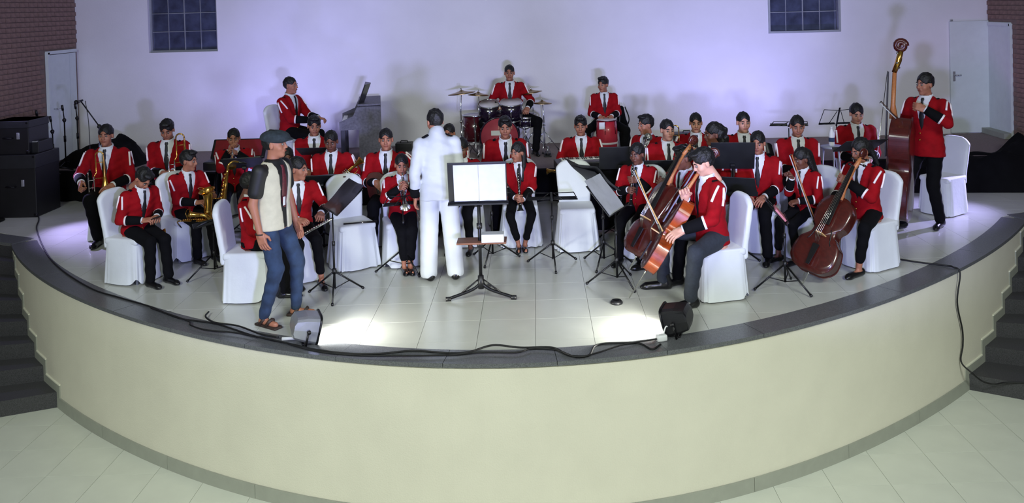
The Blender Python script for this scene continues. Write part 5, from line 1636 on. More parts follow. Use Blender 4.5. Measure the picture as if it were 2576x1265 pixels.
# the pages face the camera: the binder hangs over the desk towards the hall
T.part('desk_lip', xf(box(0.56, 0.012, 0.07, (0, -0.012, 0.02), 0.004), M), 'dark_board')
T.part('desk_clamp', xf(box(0.07, 0.08, 0.03, (0, -0.02, -0.02), 0.004), M), 'black_plastic')
pb = Cn + dy * 0.2 + M[:3, 2] * 0.012
TB = Thing('ring_binder', Cn + M[:3, 2] * 0.01, 'open binder with two white plastic pages on the broad desk', 'binder')
TB.part('cover', xf(box(0.530, 0.365, 0.006, (0.004, 0.185, 0.010), 0.002), M), 'black_plastic')
def page(x0, x1, seed):
    V, Fc = [], []; n = 14; rnd = random.Random(seed); ph = [rnd.uniform(0, 6) for _ in range(4)]
    for sd in (0, 1):
        for j in range(n + 1):
            for i in range(n + 1):
                u, v = i / n, j / n
                z = 0.0175 + (0.0035 * math.sin(7 * u + 5 * v + ph[0]) * math.sin(9 * v - 4 * u + ph[1]) + 0.003) * (1.0 if seed == 2 else 0.35)
                V.append((x0 + (x1 - x0) * u, 0.010 + 0.355 * v, z if sd == 0 else 0.0135))
    m = (n + 1) ** 2
    for j in range(n):
        for i in range(n):
            a = j * (n + 1) + i; Fc.append((a, a + 1, a + n + 2, a + n + 1)); Fc.append((m + a, m + a + n + 1, m + a + n + 2, m + a + 1))
    return np.array(V), Fc
TB.part('page', xf(page(-0.218, 0.010, 1), M), 'paper'); TB.part('page', xf(page(0.014, 0.262, 2), M), 'paper')
TB.part('spine', xf(box(0.006, 0.36, 0.010, (0.012, 0.185, 0.014), 0.002), M), 'silver_case')
zt = GY(1211, 607, b[1])[2]
T2 = Thing('side_tray', b + up * (zt - 0.02), 'small wooden tray clamped to the pole of the broad desk', 'tray')
tc = GY(1212, 607, b[1]); T2.part('tray_board', xf(box(0.46, 0.20, 0.018, (0, 0, 0), 0.004), trs(tc + (0.0, 0.02, 0))), 'wood_tray'); T2.part('clamp', tube([b + up * (zt - 0.05), b + up * (zt + 0.0)], 0.028, 10), 'black_plastic')
bx = GY(1240, 603, b[1] - 0.03); tag(obj('white_box', box(0.205, 0.12, 0.075, (0, 0, 0), 0.004), 'paper', smooth=False, loc=(bx[0], bx[1], tc[2] + 0.009 + 0.0376)), 'small white box on the wooden tray', 'box')

# ------------------------------------------------------------------ music stands
def stand_px(base_px, tall, yaw, label, **kw):
    g = G(*base_px); return music_stand(g[:2], yaw, tall, label, **kw)


s1 = stand_px((541, 694), 0.52, 236, 'low black music stand with a pale sheet before the boy in profile', desk='solid', tilt=20, w=0.44, h=0.30, rot=20)
on_desk(s1, 'sheet_music', 'pale sheet on the low stand before the boy in profile', 'sheet music', sheets(0.44, 0.30, 1, 0.03), 'paper', 'sheets of music')
s2 = stand_px((843, 745), 0.80, 300, 'black music stand with a dark plastic folder beside the flute girl', desk='solid', tilt=40, w=0.40, h=0.34, rot=8)
on_desk(s2, 'music_folder', 'dark glossy folder on the stand beside the flute girl', 'folder', sheets(0.46, 0.36, 5, 0.05), 'piano_black', 'sheets of music')
s4 = stand_px((1018, 682), 0.66, 196, 'wire music stand before the small trumpet child', desk='wire', tilt=35, w=0.40, rot=22)
s5 = stand_px((1240, 655), 0.70, 170, 'wire music stand behind the pole of the broad desk', desk='wire', tilt=45, rot=-4)
s6 = stand_px((1392, 668), 0.66, 178, 'wire music stand before the empty chair right of the binder', desk='wire', tilt=30, w=0.54, rot=6)
s7 = stand_px((1520, 667), 0.80, 120, 'black music stand with open folder behind the paper stand', desk='solid', tilt=42, w=0.42, h=0.34, rot=40)
on_desk(s7, 'music_folder', 'open black folder on the stand behind the paper stand', 'folder', sheets(0.60, 0.40, 4, 0.07), 'black_plastic', 'sheets of music')
s8 = stand_px((1553, 716), 0.70, 64, 'black music stand holding thick white papers left of the cellos', desk='solid', tilt=50, w=0.42, h=0.36, rot=24)
on_desk(s8, 'sheet_music', 'thick white papers on the stand left of the cellos', 'sheet music', sheets(0.40, 0.40, 3, 0.03), 'paper', 'sheets of music')
s9 = stand_px((1976, 728), 0.62, 80, 'black music stand in front of the dark cello of the girl', desk='wire', tilt=50, w=0.40, rot=14)
on_desk(s9, 'music_book', 'small pink and white booklets on the stand before the girl cellist', 'booklet', box(0.20, 0.14, 0.02, (-0.02, 0.08, 0.016), 0.004), 'cd_pink', 'sheets of music')
s10 = stand_px((2172, 612), 0.60, 180, 'music stand whose leg shows behind the girl cellist chair', desk='wire', tilt=45, rot=30)
s11 = stand_px((2108, 500), 0.98, 182, 'tall wire music stand in the back row left of the bass', desk='wire', tilt=62, w=0.48, rot=0)
s12 = stand_px((1988, 500), 0.96, 170, 'low tilted wire music stand behind the back row trumpet boy', desk='wire', tilt=22, w=0.50)
s13 = music_stand(GY(2150, 400, 9.85)[:2], 190, GY(2150, 382, 9.85)[2], 'broad dark music desk over the girl cellist head', desk='solid', tilt=28, w=0.50, h=0.34)
s14 = music_stand(GY(1842, 400, 9.35)[:2], 172, GY(1842, 425, 9.35)[2], 'black music desk seen from behind beside the curly haired girl', desk='solid', tilt=64, w=0.46, h=0.34)
on_desk(s14, 'sheet_music', 'white sheet curling over the black desk beside the curly girl', 'sheet music', sheets(0.30, 0.10, 6, 0.05), 'paper', 'sheets of music')
s15 = music_stand(GY(1838, 480, 8.95)[:2], 158, GY(1838, 492, 8.95)[2], 'wide black music desk before the boy with the thick hair', desk='solid', tilt=48, w=0.54, h=0.30)
s16 = music_stand(GY(810, 440, 9.75)[:2], 180, GY(790, 470, 9.75)[2], 'black music desk between the flute girl and the empty chair', desk='solid', tilt=30, w=0.46, h=0.32)
on_desk(s16, 'sheet_music', 'pale sheet edge on the desk behind the flute girl', 'sheet music', sheets(0.44, 0.30, 9, 0.02), 'paper', 'sheets of music')
s17 = music_stand(GY(615, 400, 10.5)[:2], 190, GY(615, 425, 10.5)[2], 'black music desk before the small boy with hand at mouth', desk='solid', tilt=30, w=0.46, h=0.32)
on_desk(s17, 'sheet_music', 'pale sheet edge on the desk before the small boy', 'sheet music', sheets(0.42, 0.30, 8, 0.02), 'paper', 'sheets of music')
s18 = music_stand(GY(800, 395, 10.85)[:2], 180, GY(800, 392, 10.85)[2], 'black music desk before the violet lit boy by the piano', desk='solid', tilt=25, w=0.42, h=0.30)
s19 = music_stand(GY(1560, 400, 9.9)[:2], 178, GY(1580, 425, 9.9)[2], 'black music desk right of the keyboard', desk='solid', tilt=60, w=0.48, h=0.32)
s20 = music_stand(GY(1655, 420, 9.75)[:2], 178, GY(1655, 435, 9.75)[2], 'black music desk before the boy facing the hall', desk='solid', tilt=35, w=0.46, h=0.30)
on_desk(s20, 'sheet_music', 'white sheet edge on the desk before the boy facing the hall', 'sheet music', sheets(0.30, 0.26, 2, 0.02), 'paper', 'sheets of music')
s21 = music_stand(GY(470, 450, 10.25)[:2], 190, GY(470, 462, 10.25)[2], 'black music desk behind the boy in profile', desk='solid', tilt=30, w=0.46, h=0.30)

# ------------------------------------------------------------------ drum kit on the platform
kc = G(1253, 397, PLAT)
K = Thing('bass_drum', (kc[0], kc[1] + 0.2, PLAT), 'wine red bass drum with reddish front head under two toms', 'drum')
rk = 0.285; cz = PLAT + rk + 0.03; kcen = np.array([kc[0] + 0.03, kc[1] + 0.22, cz])
drum(K, kcen, (0, -1, 0), rk, 0.40, 'drum_wine', 'drum_head', 8, 'drum_dark', 'drum_head_red')
K.part('logo_patch', xf(box(0.15, 0.004, 0.075, (-0.05, -0.208, 0.06), 0.001), trs(kcen)), 'plug_white', smooth=False)
for s in (-1, 1): K.part('spur', tube([kcen + (s * 0.24, -0.05, -0.12), kcen + (s * 0.36, -0.20, -rk - 0.025)], 0.009), 'chrome')
K.part('tom_post', tube([kcen + (0, 0.02, rk - 0.02), kcen + (0, 0.02, rk + 0.20)], 0.018), 'chrome')
for s in (-1, 1): K.part('tom_arm', tube([kcen + (0, 0.02, rk + 0.17), kcen + (s * 0.10, 0.02, rk + 0.19)], 0.013), 'chrome')
for px, py, r, dep, lab in ((1232, 280, 0.165, 0.25, 'dark violet rack tom on the left above the bass drum'), (1286, 276, 0.175, 0.26, 'dark violet rack tom on the right above the bass drum')):
    c = GY(px, py, kcen[1]); t = Thing('rack_tom', c - (0, 0, dep / 2), lab, 'drum', 'toms'); drum(t, c, (0, -0.30, 1), r, dep, 'drum_dark', 'drum_head', 6)
c = GY(1196, 320, kcen[1] + 0.25); zb = PLAT + 0.20
T = Thing('floor_tom', (c[0], c[1], PLAT), 'wine red floor tom on legs at the left of the kit', 'drum', 'toms'); drum(T, np.array([c[0], c[1], PLAT + 0.40]), (0, 0, 1), 0.19, 0.40, 'drum_wine', 'drum_head', 6)
for i in range(3): a = i * 2.094 + 0.6; T.part('leg', tube([(c[0] + 0.21 * math.cos(a), c[1] + 0.21 * math.sin(a), PLAT + 0.5), (c[0] + 0.21 * math.cos(a), c[1] + 0.21 * math.sin(a), PLAT + 0.1), (c[0] + 0.25 * math.cos(a), c[1] + 0.25 * math.sin(a), PLAT + 0.005)], 0.007), 'chrome')
c = GY(1322, 302, kcen[1] + 0.15)
T = Thing('snare_drum', (c[0], c[1], PLAT), 'dark snare drum on a chrome stand at the right of the kit', 'drum', 'toms'); drum(T, c, (0, -0.1, 1), 0.18, 0.14, 'drum_dark', 'drum_head', 8)
T.part('stand_pole', tube([(c[0], c[1], PLAT + 0.1), c - (0, 0, 0.10)], 0.011), 'chrome')
for i in range(3):
    a = i * 2.094 + 1.1; T.part('stand_leg', tube([(c[0], c[1], PLAT + 0.28), (c[0] + 0.22 * math.cos(a), c[1] + 0.22 * math.sin(a), PLAT + 0.01)], 0.007), 'chrome'); T.part('basket_arm', tube([c - (0, 0, 0.16), c + (0.17 * math.cos(a), 0.17 * math.sin(a), -0.07)], 0.006), 'chrome')
for px, py, bpx, r, tilt, yw, lab in ((1161, 233, 1158, 0.215, -0.10, 0, 'wide cymbal at the far left of the drum kit'), (1203, 237, 1206, 0.165, 0.06, 0, 'second cymbal from the left of the drum kit'),
                                      (1336, 231, 1340, 0.175, -0.14, 0, 'tilted cymbal right of the drummer'), (1364, 258, 1367, 0.150, 0.03, 0, 'low hi-hat cymbal at the far right of the kit')):
    yy = kcen[1] + (0.1 if px < 1300 else 0.25); t = GY(px, py, yy); bb = GY(bpx, py, yy)
    cymbal_stand((bb[0], yy), t[2] - PLAT, r, tilt, lab, PLAT, (t[0] - bb[0], 0), yw)
T = Thing('drum_pedal', G(1378, 393, PLAT), 'small black pedal at the right of the drum kit', 'pedal'); g = G(1378, 393, PLAT)
T.part('foot_plate', xf(box(0.09, 0.22, 0.012, (0, 0.05, 0.05), 0.003), trs(g)), 'black_metal'); T.part('pedal_base', xf(box(0.11, 0.26, 0.02, (0, 0.05, 0.012), 0.004), trs(g)), 'black_plastic'); T.part('pedal_post', tube([g + (0, -0.06, 0.01), g + (0, -0.06, 0.16)], 0.012), 'chrome')

# ------------------------------------------------------------------ conga, tag, bag behind the conga player
pc = p22; bc = np.array([pc.pel[0] + 0.0, pc.pel[1] - 0.36, PLAT]); hz_ = 0.62
T = Thing('conga', bc, 'red conga drum between the knees of the boy looking left', 'drum')
T.part('shell', xf(lathe([(0.115, 0.0), (0.135, 0.12), (0.155, 0.32), (0.155, 0.45), (0.135, hz_ - 0.02)], 24), trs(bc)), 'drum_red'); T.part('drum_head', xf(lathe([(0.138, hz_ - 0.02), (0.138, hz_), (0.12, hz_ + 0.004)], 24), trs(bc)), 'drum_head')
T.part('hoop', xf(tube([(0.142 * math.cos(a), 0.142 * math.sin(a), hz_ - 0.012) for a in np.linspace(0, 6.2832, 24, endpoint=False)], 0.009, 6, closed=True), trs(bc)), 'drum_wine')
T.part('belly_band', xf(lathe([(0.152, 0.27), (0.157, 0.275), (0.158, 0.295), (0.154, 0.30)], 24), trs(bc)), 'braid_white')
for i in range(6): a = i * 1.047 + 0.3; T.part('tension_rod', xf(tube([(0.150 * math.cos(a), 0.150 * math.sin(a), hz_ - 0.02), (0.160 * math.cos(a), 0.160 * math.sin(a), 0.42)], 0.005, 6), trs(bc)), 'drum_wine')
tag(obj('paper_tag', box(0.085, 0.006, 0.10, (0, 0, 0), 0.002), 'plug_white', smooth=False, loc=(bc[0] - 0.075, bc[1] - 0.145, PLAT + 0.545)), 'white paper tag hanging on the red conga', 'tag')
g = G(1567, 385, PLAT); zt = GY(1567, 258, g[1] + 0.3)[2]; gb = np.array([g[0] + 0.02, g[1] + 0.30, PLAT])
T = Thing('instrument_bag', gb, 'tall narrow black instrument bag standing right of the conga player', 'bag')
hh = zt - PLAT
T.part('bag_body', xf(surface_net(lambda P: smin(rcone(P, (0, 0, 0.14), (0.0, 0.02, hh - 0.09), 0.13, 0.045), rcone(P, (0, 0, 0.14), (0, 0.02, hh * 0.5), 0.135, 0.10), 0.05), (-0.2, -0.2, -0.02), (0.2, 0.2, hh + 0.04), 0.02), trs(gb)), 'black_cloth')
T.part('carry_strap', xf(tube(spline([(0.05, -0.12, 0.35), (0.10, -0.18, 0.5), (0.05, -0.09, 0.68)], 6), 0.012, 6, flat=0.4), trs(gb)), 'black_plastic'); T.part('zip', xf(tube([(-0.06, -0.118, 0.15), (-0.03, -0.075, hh * 0.75)], 0.004, 5), trs(gb)), 'silver_case')

# ------------------------------------------------------------------ piano with an open book
o = G(866, 392, PLAT); pr, pf, _ = rot_to(-80)                 # keyboard side looks at the pianist
o = GY(868, 392, 12.9); pc_ = np.array([o[0] + 0.13, 13.5, PLAT]); M = frame(pc_, pr, pf, (0, 0, 1))
T = Thing('upright_piano', pc_, 'dark upright piano on the platform with grey end panel', 'piano')
ph_ = GY(868, 252, pc_[1])[2] - PLAT
T.part('case', xf(box(1.12, 0.30, ph_ - 0.04, (0, -0.15, (ph_ - 0.04) / 2), 0.006), M), 'piano_black', smooth=False)
T.part('lid', xf(box(1.18, 0.34, 0.03, (0, -0.14, ph_ - 0.02), 0.006), M), 'piano_grey', smooth=False)
for s in (-1, 1):
    T.part('side_panel', xf(prism([(-0.31, 0), (0.02, 0), (0.02, 0.52), (0.30, 0.52), (0.30, 0.64), (0.10, 0.72), (0.04, ph_ - 0.05), (-0.31, ph_ - 0.05)], -0.02, 0.02), M @ frame((s * 0.57, 0, 0), (0, 1, 0), (0, 0, 1), (1, 0, 0))), 'piano_grey', smooth=False)
    T.part('leg', xf(box(0.07, 0.07, 0.55, (s * 0.54, 0.25, 0.275), 0.006), M), 'piano_black', smooth=False)
T.part('key_bed', xf(box(1.10, 0.30, 0.06, (0, 0.15, 0.56), 0.006), M), 'piano_black', smooth=False); T.part('fall_board', xf(box(1.10, 0.03, 0.16, (0, 0.03, 0.68), 0.006), M), 'piano_black', smooth=False)
for i in range(44): T.part('white_key', xf(box(0.0225, 0.15, 0.02, (-0.505 + 0.0235 * i, 0.20, 0.60), 0.002), M), 'key_white', smooth=False)
for i in range(43):
    if i % 7 not in (2, 6): T.part('black_key', xf(box(0.012, 0.09, 0.02, (-0.493 + 0.0235 * i, 0.16, 0.617), 0.002), M), 'ebony', smooth=False)
bk = pc_ + pf * -0.06 - pr * 0.35 + np.array([0, 0, ph_ - 0.003])
TBk = Thing('music_book', bk, 'dark open music book standing on the piano', 'book')
for sg in (-1, 1):
    lx = nrm(pr * sg + pf * 0.35); lz = nrm(np.array([0, 0, 1.0]) - pf * 0.42); lz = nrm(lz - lx * np.dot(lz, lx))
    TBk.part('book_leaf', xf(box(0.23, 0.012, 0.31, (0.115, 0, 0.155), 0.003), frame(bk, lx, np.cross(lz, lx), lz)), 'piano_black', smooth=False)

# ------------------------------------------------------------------ electric keyboard on a trestle
kb = p21.loc(-0.18, 0.44, 0.0); kr, kf, _ = rot_to(6)
zt = 0.72; M = frame(np.array([kb[0], kb[1], 0]), -kr, -kf, (0, 0, 1))   # y towards the player
T = Thing('keyboard', (kb[0], kb[1], zt), 'black electric keyboard in front of the boy with combed back hair', 'keyboard')
T.part('body', xf(box(1.12, 0.34, 0.10, (0.05, 0, zt + 0.06), 0.012), M), 'black_plastic', smooth=False)
for i in range(36): T.part('white_key', xf(box(0.0225, 0.13, 0.012, (-0.42 + 0.0235 * i, 0.085, zt + 0.114), 0.002), M), 'key_white', smooth=False)
for i in range(35):
    if i % 7 not in (2, 6): T.part('black_key', xf(box(0.012, 0.08, 0.012, (-0.408 + 0.0235 * i, 0.055, zt + 0.124), 0.002), M), 'ebony', smooth=False)
T.part('control_panel', xf(box(0.9, 0.10, 0.006, (0.05, -0.09, zt + 0.112), 0.002), M), 'piano_grey', smooth=False)
T2 = Thing('keyboard_stand', (kb[0], kb[1], 0), 'black crossed stand under the electric keyboard', 'stand')
for s in (-1, 1):
    T2.part('cross_leg', xf(tube([(s * 0.38, -0.16, 0.02), (-s * 0.38, -0.16, zt)], 0.016, 8), M), 'black_metal'); T2.part('cross_leg', xf(tube([(s * 0.38, 0.14, 0.02), (-s * 0.38, 0.14, zt)], 0.016, 8), M), 'black_metal')
    T2.part('foot_bar', xf(tube([(s * 0.38, -0.22, 0.02), (s * 0.38, 0.22, 0.02)], 0.018, 8), M), 'black_metal'); T2.part('rest_bar', xf(tube([(s * 0.38, -0.17, zt), (s * 0.38, 0.17, zt)], 0.014, 8), M), 'black_metal')
T3 = Thing('cloth_cover', (kb[0], kb[1], 0), 'black cloth hanging in front of the electric keyboard', 'cloth')
V, Fc = [], []
for i in range(41):
    x = -0.52 + 1.14 * i / 40
    for j, z in enumerate((zt + 0.01, zt * 0.66, zt * 0.33, 0.03)): V.append((x, -0.205 - 0.02 * math.sin(22 * x + 0.3 * j) * (0.4 + j * 0.3), z))
for i in range(40):
    for j in range(3): Fc.append((4 * i + j, 4 * i + j + 1, 4 * i + 5 + j, 4 * i + 4 + j))
T3.part('cloth', xf((np.array(V), Fc), M), 'black_cloth'); T3.part('hem', xf(tube([(v[0], v[1], v[2]) for v in V[3::4]], 0.006, 5), M), 'black_cloth')
# golden horn leaning by the empty chair
q = GY(1440, 424, 10.25); trumpet(q, nrm((-0.93, -0.12, -0.03)), (0.1, -0.7, 0.5), 'gold trumpet whose bell shows left of the empty chair', size=0.62)

# ------------------------------------------------------------------ left back: microphones, cases, dark heap, red case
for px, py0, py1, lab in ((100, 392, 285, 'thin black microphone stand nearest the black cases'), (134, 391, 300, 'black microphone stand with a round head before the white door'),
                          (165, 388, 272, 'tall black microphone stand at the white door edge'), (197, 376, 268, 'black microphone stand before the pale wall at left')):
    bb = G(px, py0 - 8, PLAT); bb = GY(px, py0, min(13.9, 7.1 * F / (XC - px))); top = GY(px, py1, bb[1]); T, e = mic_stand(bb[:2], PLAT, top[2] - PLAT - 0.18, np.array([bb[0], bb[1] - 0.03, top[2]]), lab)
    T.part('clip', tube([e - (0, 0, 0.03), e + (0, -0.02, 0.05)], 0.018, 8), 'black_plastic')
bb = GY(263, 500, 11.6); t0 = GY(246, 318, 11.6); e = GY(203, 254, 11.55)
T, e = mic_stand((t0[0] + 0.02, 11.6), 0, t0[2], e, 'boom microphone stand reaching up left above the leftmost boy')
mh = GY(192, 257, 11.5); T4 = Thing('microphone', e, 'microphone at the tip of the raised boom', 'microphone'); T4.part('handle', tube([e + (0.03, 0, 0.01), mh + (0.02, 0, 0.002)], [0.012, 0.019], 10), 'mic_grey'); T4.part('grille', ball(0.03, mh, 10, 7), 'black_metal')
cp = spline([e + (0.06, 0, 0), GY(222, 300, 11.55), GY(226, 360, 11.55), GY(229, 420, 11.6)], 8); tag(obj('microphone_cable', (tube(cp, 0.005, 6)[0] - cp[-1], tube(cp, 0.005, 6)[1]), 'cable_black', loc=tuple(cp[-1])), 'thin cable hanging from the raised boom', 'cable')


def road_case(px0, px1, pyb, pyt, Y, depth, label, z0, stripes=True):
    A = GY(px0, pyb, Y); B = GY(px1, pyb, Y); zt = GY(px0, pyt, Y)[2]; w = B[0] - A[0]; h = zt - z0
    c = np.array([(A[0] + B[0]) / 2, Y + depth / 2, z0])
    T = Thing('equipment_case', c, label, 'case', 'black equipment cases')
    T.part('case_body', box(w, depth, h, c + (0, 0, h / 2), 0.01), 'black_plastic', smooth=False); T.part('case_lid', box(w + 0.012, depth + 0.012, h * 0.22, c + (0, 0, h * 0.89), 0.008), 'dark_board', smooth=False)
    for s in (-1, 1):
        for zz in (0.03, h - 0.03): T.part('corner_guard', box(0.05, 0.05, 0.05, c + (s * (w / 2 - 0.02), -depth / 2 + 0.018, zz), 0.012), 'black_metal')
    T.part('latch', box(0.04, 0.012, 0.09, c + (w * 0.22, -depth / 2 - 0.004, h * 0.55), 0.004), 'silver_case'); T.part('handle', tube([c + (-0.08, -depth / 2, h * 0.5), c + (-0.08, -depth / 2 - 0.035, h * 0.5), c + (0.04, -depth / 2 - 0.035, h * 0.5), c + (0.04, -depth / 2, h * 0.5)], 0.009, 6), 'black_metal')
    return T


road_case(-24, 92, 505, 392, 11.9, 0.6, 'large black equipment case on the floor at far left', 0.0)
zc = GY(0, 392, 11.9)[2]
road_case(-20, 74, 392, 306, 11.95, 0.5, 'black case stacked on the large case at far left', zc + 0.002)
A = GY(78, 392, 11.95); T = Thing('mixing_console', (A[0] + 0.05, A[1] + 0.2, zc + 0.003), 'small dark mixer on the end of the large black case', 'mixer'); T.part('console_body', box(0.14, 0.35, 0.16, (A[0] + 0.0, A[1] + 0.25, zc + 0.085), 0.01), 'dark_board', smooth=False); T.part('knob_row', box(0.10, 0.03, 0.02, (A[0], A[1] + 0.09, zc + 0.16), 0.005), 'silver_case', smooth=False)
a = G(105, 424, PLAT); b2 = G(330, 424, PLAT); cloth_heap('cloth_heap', [(a[0], a[1], PLAT), (b2[0], b2[1] - 0.05, PLAT), (b2[0] + 0.1, b2[1] + 0.7, PLAT), (a[0], a[1] + 0.8, PLAT)], lambda u, v: 0.10 + 0.34 * (1 - abs(2 * u - 1.3)) * (v > 0.05) if u < 0.97 else 0.1, 'black cloth heap on the platform behind the leftmost boy', seed=5)
a = GY(232, 385, 13.6); T = Thing('speaker_box', (a[0], a[1] + 0.1, PLAT), 'small black box on the platform behind the cloth heap', 'speaker', 'small black boxes by the wall'); T.part('cabinet', box(0.42, 0.25, 0.24, (a[0] + 0.05, a[1] + 0.15, PLAT + 0.12), 0.01), 'black_plastic', smooth=False); T.part('grille', box(0.36, 0.01, 0.18, (a[0] + 0.05, a[1] + 0.02, PLAT + 0.12), 0.003), 'dark_board', smooth=False)
for px, py, w, h, lab in ((1030, 364, 0.26, 0.13, 'small black amplifier at the foot of the wall left of the drums'), (1710, 343, 0.46, 0.17, 'black amplifier at the wall behind the trombone boy')):
    a = G(px, py, PLAT); T = Thing('amplifier', (a[0], a[1], PLAT), lab, 'amplifier', 'small black boxes by the wall'); T.part('cabinet', box(w, 0.22, h, (a[0], min(a[1], 14.1), PLAT + h / 2), 0.008), 'black_plastic', smooth=False); T.part('front_panel', box(w * 0.9, 0.01, h * 0.4, (a[0], min(a[1], 14.1) - 0.113, PLAT + h * 0.65), 0.003), 'dark_board', smooth=False); T.part('handle', tube([(a[0] - 0.06, min(a[1], 14.1), PLAT + h), (a[0] - 0.05, min(a[1], 14.1), PLAT + h + 0.03), (a[0] + 0.05, min(a[1], 14.1), PLAT + h + 0.03), (a[0] + 0.06, min(a[1], 14.1), PLAT + h)], 0.008, 6), 'black_metal')
# open case with red lining behind the small boy
a = GY(585, 420, 11.75)
T = Thing('open_case', (a[0], 11.85, 0), 'open instrument case with dark red lining behind the small boy', 'case')
zc2 = 0.62; T.part('case_tray', box(0.70, 0.34, 0.12, (a[0], 11.78, zc2 + 0.06), 0.02), 'black_plastic', smooth=False); T.part('case_lid', xf(box(0.74, 0.05, 0.30, (0, 0, 0.15), 0.02), frame((a[0], 11.95, zc2 + 0.10), (1, 0, 0), (0, 0.8, -0.6), (0, 0.6, 0.8))), 'black_plastic', smooth=False)
T.part('lining', xf(box(0.66, 0.012, 0.25, (0, -0.028, 0.15), 0.004), frame((a[0], 11.95, zc2 + 0.10), (1, 0, 0), (0, 0.8, -0.6), (0, 0.6, 0.8))), 'lining_red', smooth=False); T.part('case_trestle', join(*[tube([(a[0] + s * 0.28, 11.78 + t * 0.12, 0), (a[0] + s * 0.22, 11.78, zc2)], 0.014, 8) for s in (-1, 1) for t in (-1, 1)]), 'black_metal')

# right: black cloth rising beside the drape
a = G(2395, 468); b2 = G(2560, 452)
cloth_heap('cloth_heap', [(a[0] - 0.9, 11.95, 0), (7.2, 11.7, 0), (7.35, 12.7, 0.0), (a[0] - 0.9, 12.4, 0)], lambda u, v: 0.42 + 0.62 * max(0, (u - 0.45)) * (0.6 + 0.6 * v), 'black cloth bunched up at the right end of the platform', seed=9, nx=40)
# bottle with a blue label on the platform side of the row
a = GY(2092, 352, 10.6); T = Thing('water_bottle', (a[0], a[1], 0.70), 'plastic bottle with blue label left of the broad dark desk', 'bottle')
T.part('bottle_body', xf(lathe([(0.03, 0), (0.034, 0.02), (0.034, 0.15), (0.014, 0.20), (0.014, 0.215)], 14), trs((a[0], a[1], a[2] - 0.07))), 'plug_white'); T.part('bottle_label', xf(lathe([(0.0345, 0.05), (0.0352, 0.052), (0.0352, 0.10), (0.0345, 0.102)], 14), trs((a[0], a[1], a[2] - 0.07))), 'denim'); T.part('bottle_cap', xf(lathe([(0.016, 0.213), (0.016, 0.235)], 12), trs((a[0], a[1], a[2] - 0.07))), 'plug_white')
zb = a[2] - 0.07; T = Thing('side_stool', (a[0], a[1], 0), 'tall thin stool carrying the plastic bottle', 'stool'); T.part('stool_top', xf(lathe([(0.13, zb - 0.025), (0.13, zb)], 20), trs((a[0], a[1], 0))), 'window_metal')
for i in range(3): t = 2.094 * i + 0.4; T.part('leg', tube([(a[0] + 0.1 * math.cos(t), a[1] + 0.1 * math.sin(t), zb - 0.02), (a[0] + 0.16 * math.cos(t), a[1] + 0.16 * math.sin(t), 0.0)], 0.011, 8), 'window_metal')
# small black puck (endpin rest) on the floor
g = G(1551, 763); T = Thing('endpin_rest', g, 'small black round pad on the floor in front of the cellos', 'pad'); T.part('pad_ring', xf(lathe([(0.055, 0), (0.058, 0.012), (0.045, 0.030), (0.03, 0.034), (0.026, 0.022), (0.0, 0.02)], 24), trs(g)), 'black_plastic'); T.part('pad_cup', xf(lathe([(0.024, 0.018), (0.024, 0.0225)], 16), trs(g)), 'ebony')

# ------------------------------------------------------------------ flood lamps on the rim
def flood(px, py, yaw, silver, label, power):
    g = G(px, py); r, f, up_ = rot_to(yaw); tiltd = math.radians(14)
    T = Thing('flood_lamp', g, label, 'flood lamp', 'flood lamps on the stage rim')
    fz = nrm(f * math.cos(tiltd) - np.array([0, 0, 1]) * math.sin(tiltd)); uz = np.cross(r, fz)
    M = frame(g + np.array([0, 0, 0.125]), r, fz, uz)
    n = 14; V, Fc = [], []
    prof = [(-0.115, 0.045), (-0.10, 0.085), (-0.02, 0.105), (0.085, 0.112)]
    for y, hgt in prof:
        for i in range(n):
            a = 2 * math.pi * i / n; x, z = superellipse(n, 0.135, hgt, 5)[i]; V.append((x, y, z))
    for j in range(len(prof) - 1):
        for i in range(n): k = (i + 1) % n; Fc.append((j * n + i, j * n + k, (j + 1) * n + k, (j + 1) * n + i))
    Fc.append(tuple(range(n)))
    T.part('housing', xf((np.array(V), Fc), M), 'silver_case' if silver else 'black_plastic', smooth=False)
    ring = [(x, 0.088, z) for x, z in superellipse(n, 0.140, 0.117, 5)]; T.part('front_rim', xf(tube(ring, 0.010, 6, closed=True), M), 'black_metal')
    T.part('lamp_glass', xf(prism([(x * 0.93, z * 0.93) for x, _, z in ring], 0, 0.006), M @ frame((0, 0.055, 0), (1, 0, 0), (0, 0, 1), (0, -1, 0))), 'lamp_white', smooth=False)
    T.part('bracket', xf(tube([(-0.15, 0, 0), (-0.15, 0.0, -0.115), (0.15, 0.0, -0.115), (0.15, 0, 0)], 0.009, 6), M), 'black_metal')
    T.part('base_foot', xf(box(0.20, 0.10, 0.016, (0, 0, 0.010), 0.004), frame(g, r, f, (0, 0, 1))), 'black_metal')
    for s in (-1, 1): T.part('knob', xf(tube([(s * 0.138, 0, 0), (s * 0.172, 0, 0)], 0.016, 8), M), 'black_plastic')
    p = (M @ np.array([0, 0.105, 0, 1]))[:3]
    spot_light('flood_beam', tuple(p), tuple(p + fz), 125, power, (1.0, 1.0, 0.93), 0.7, 0.06)
    return T


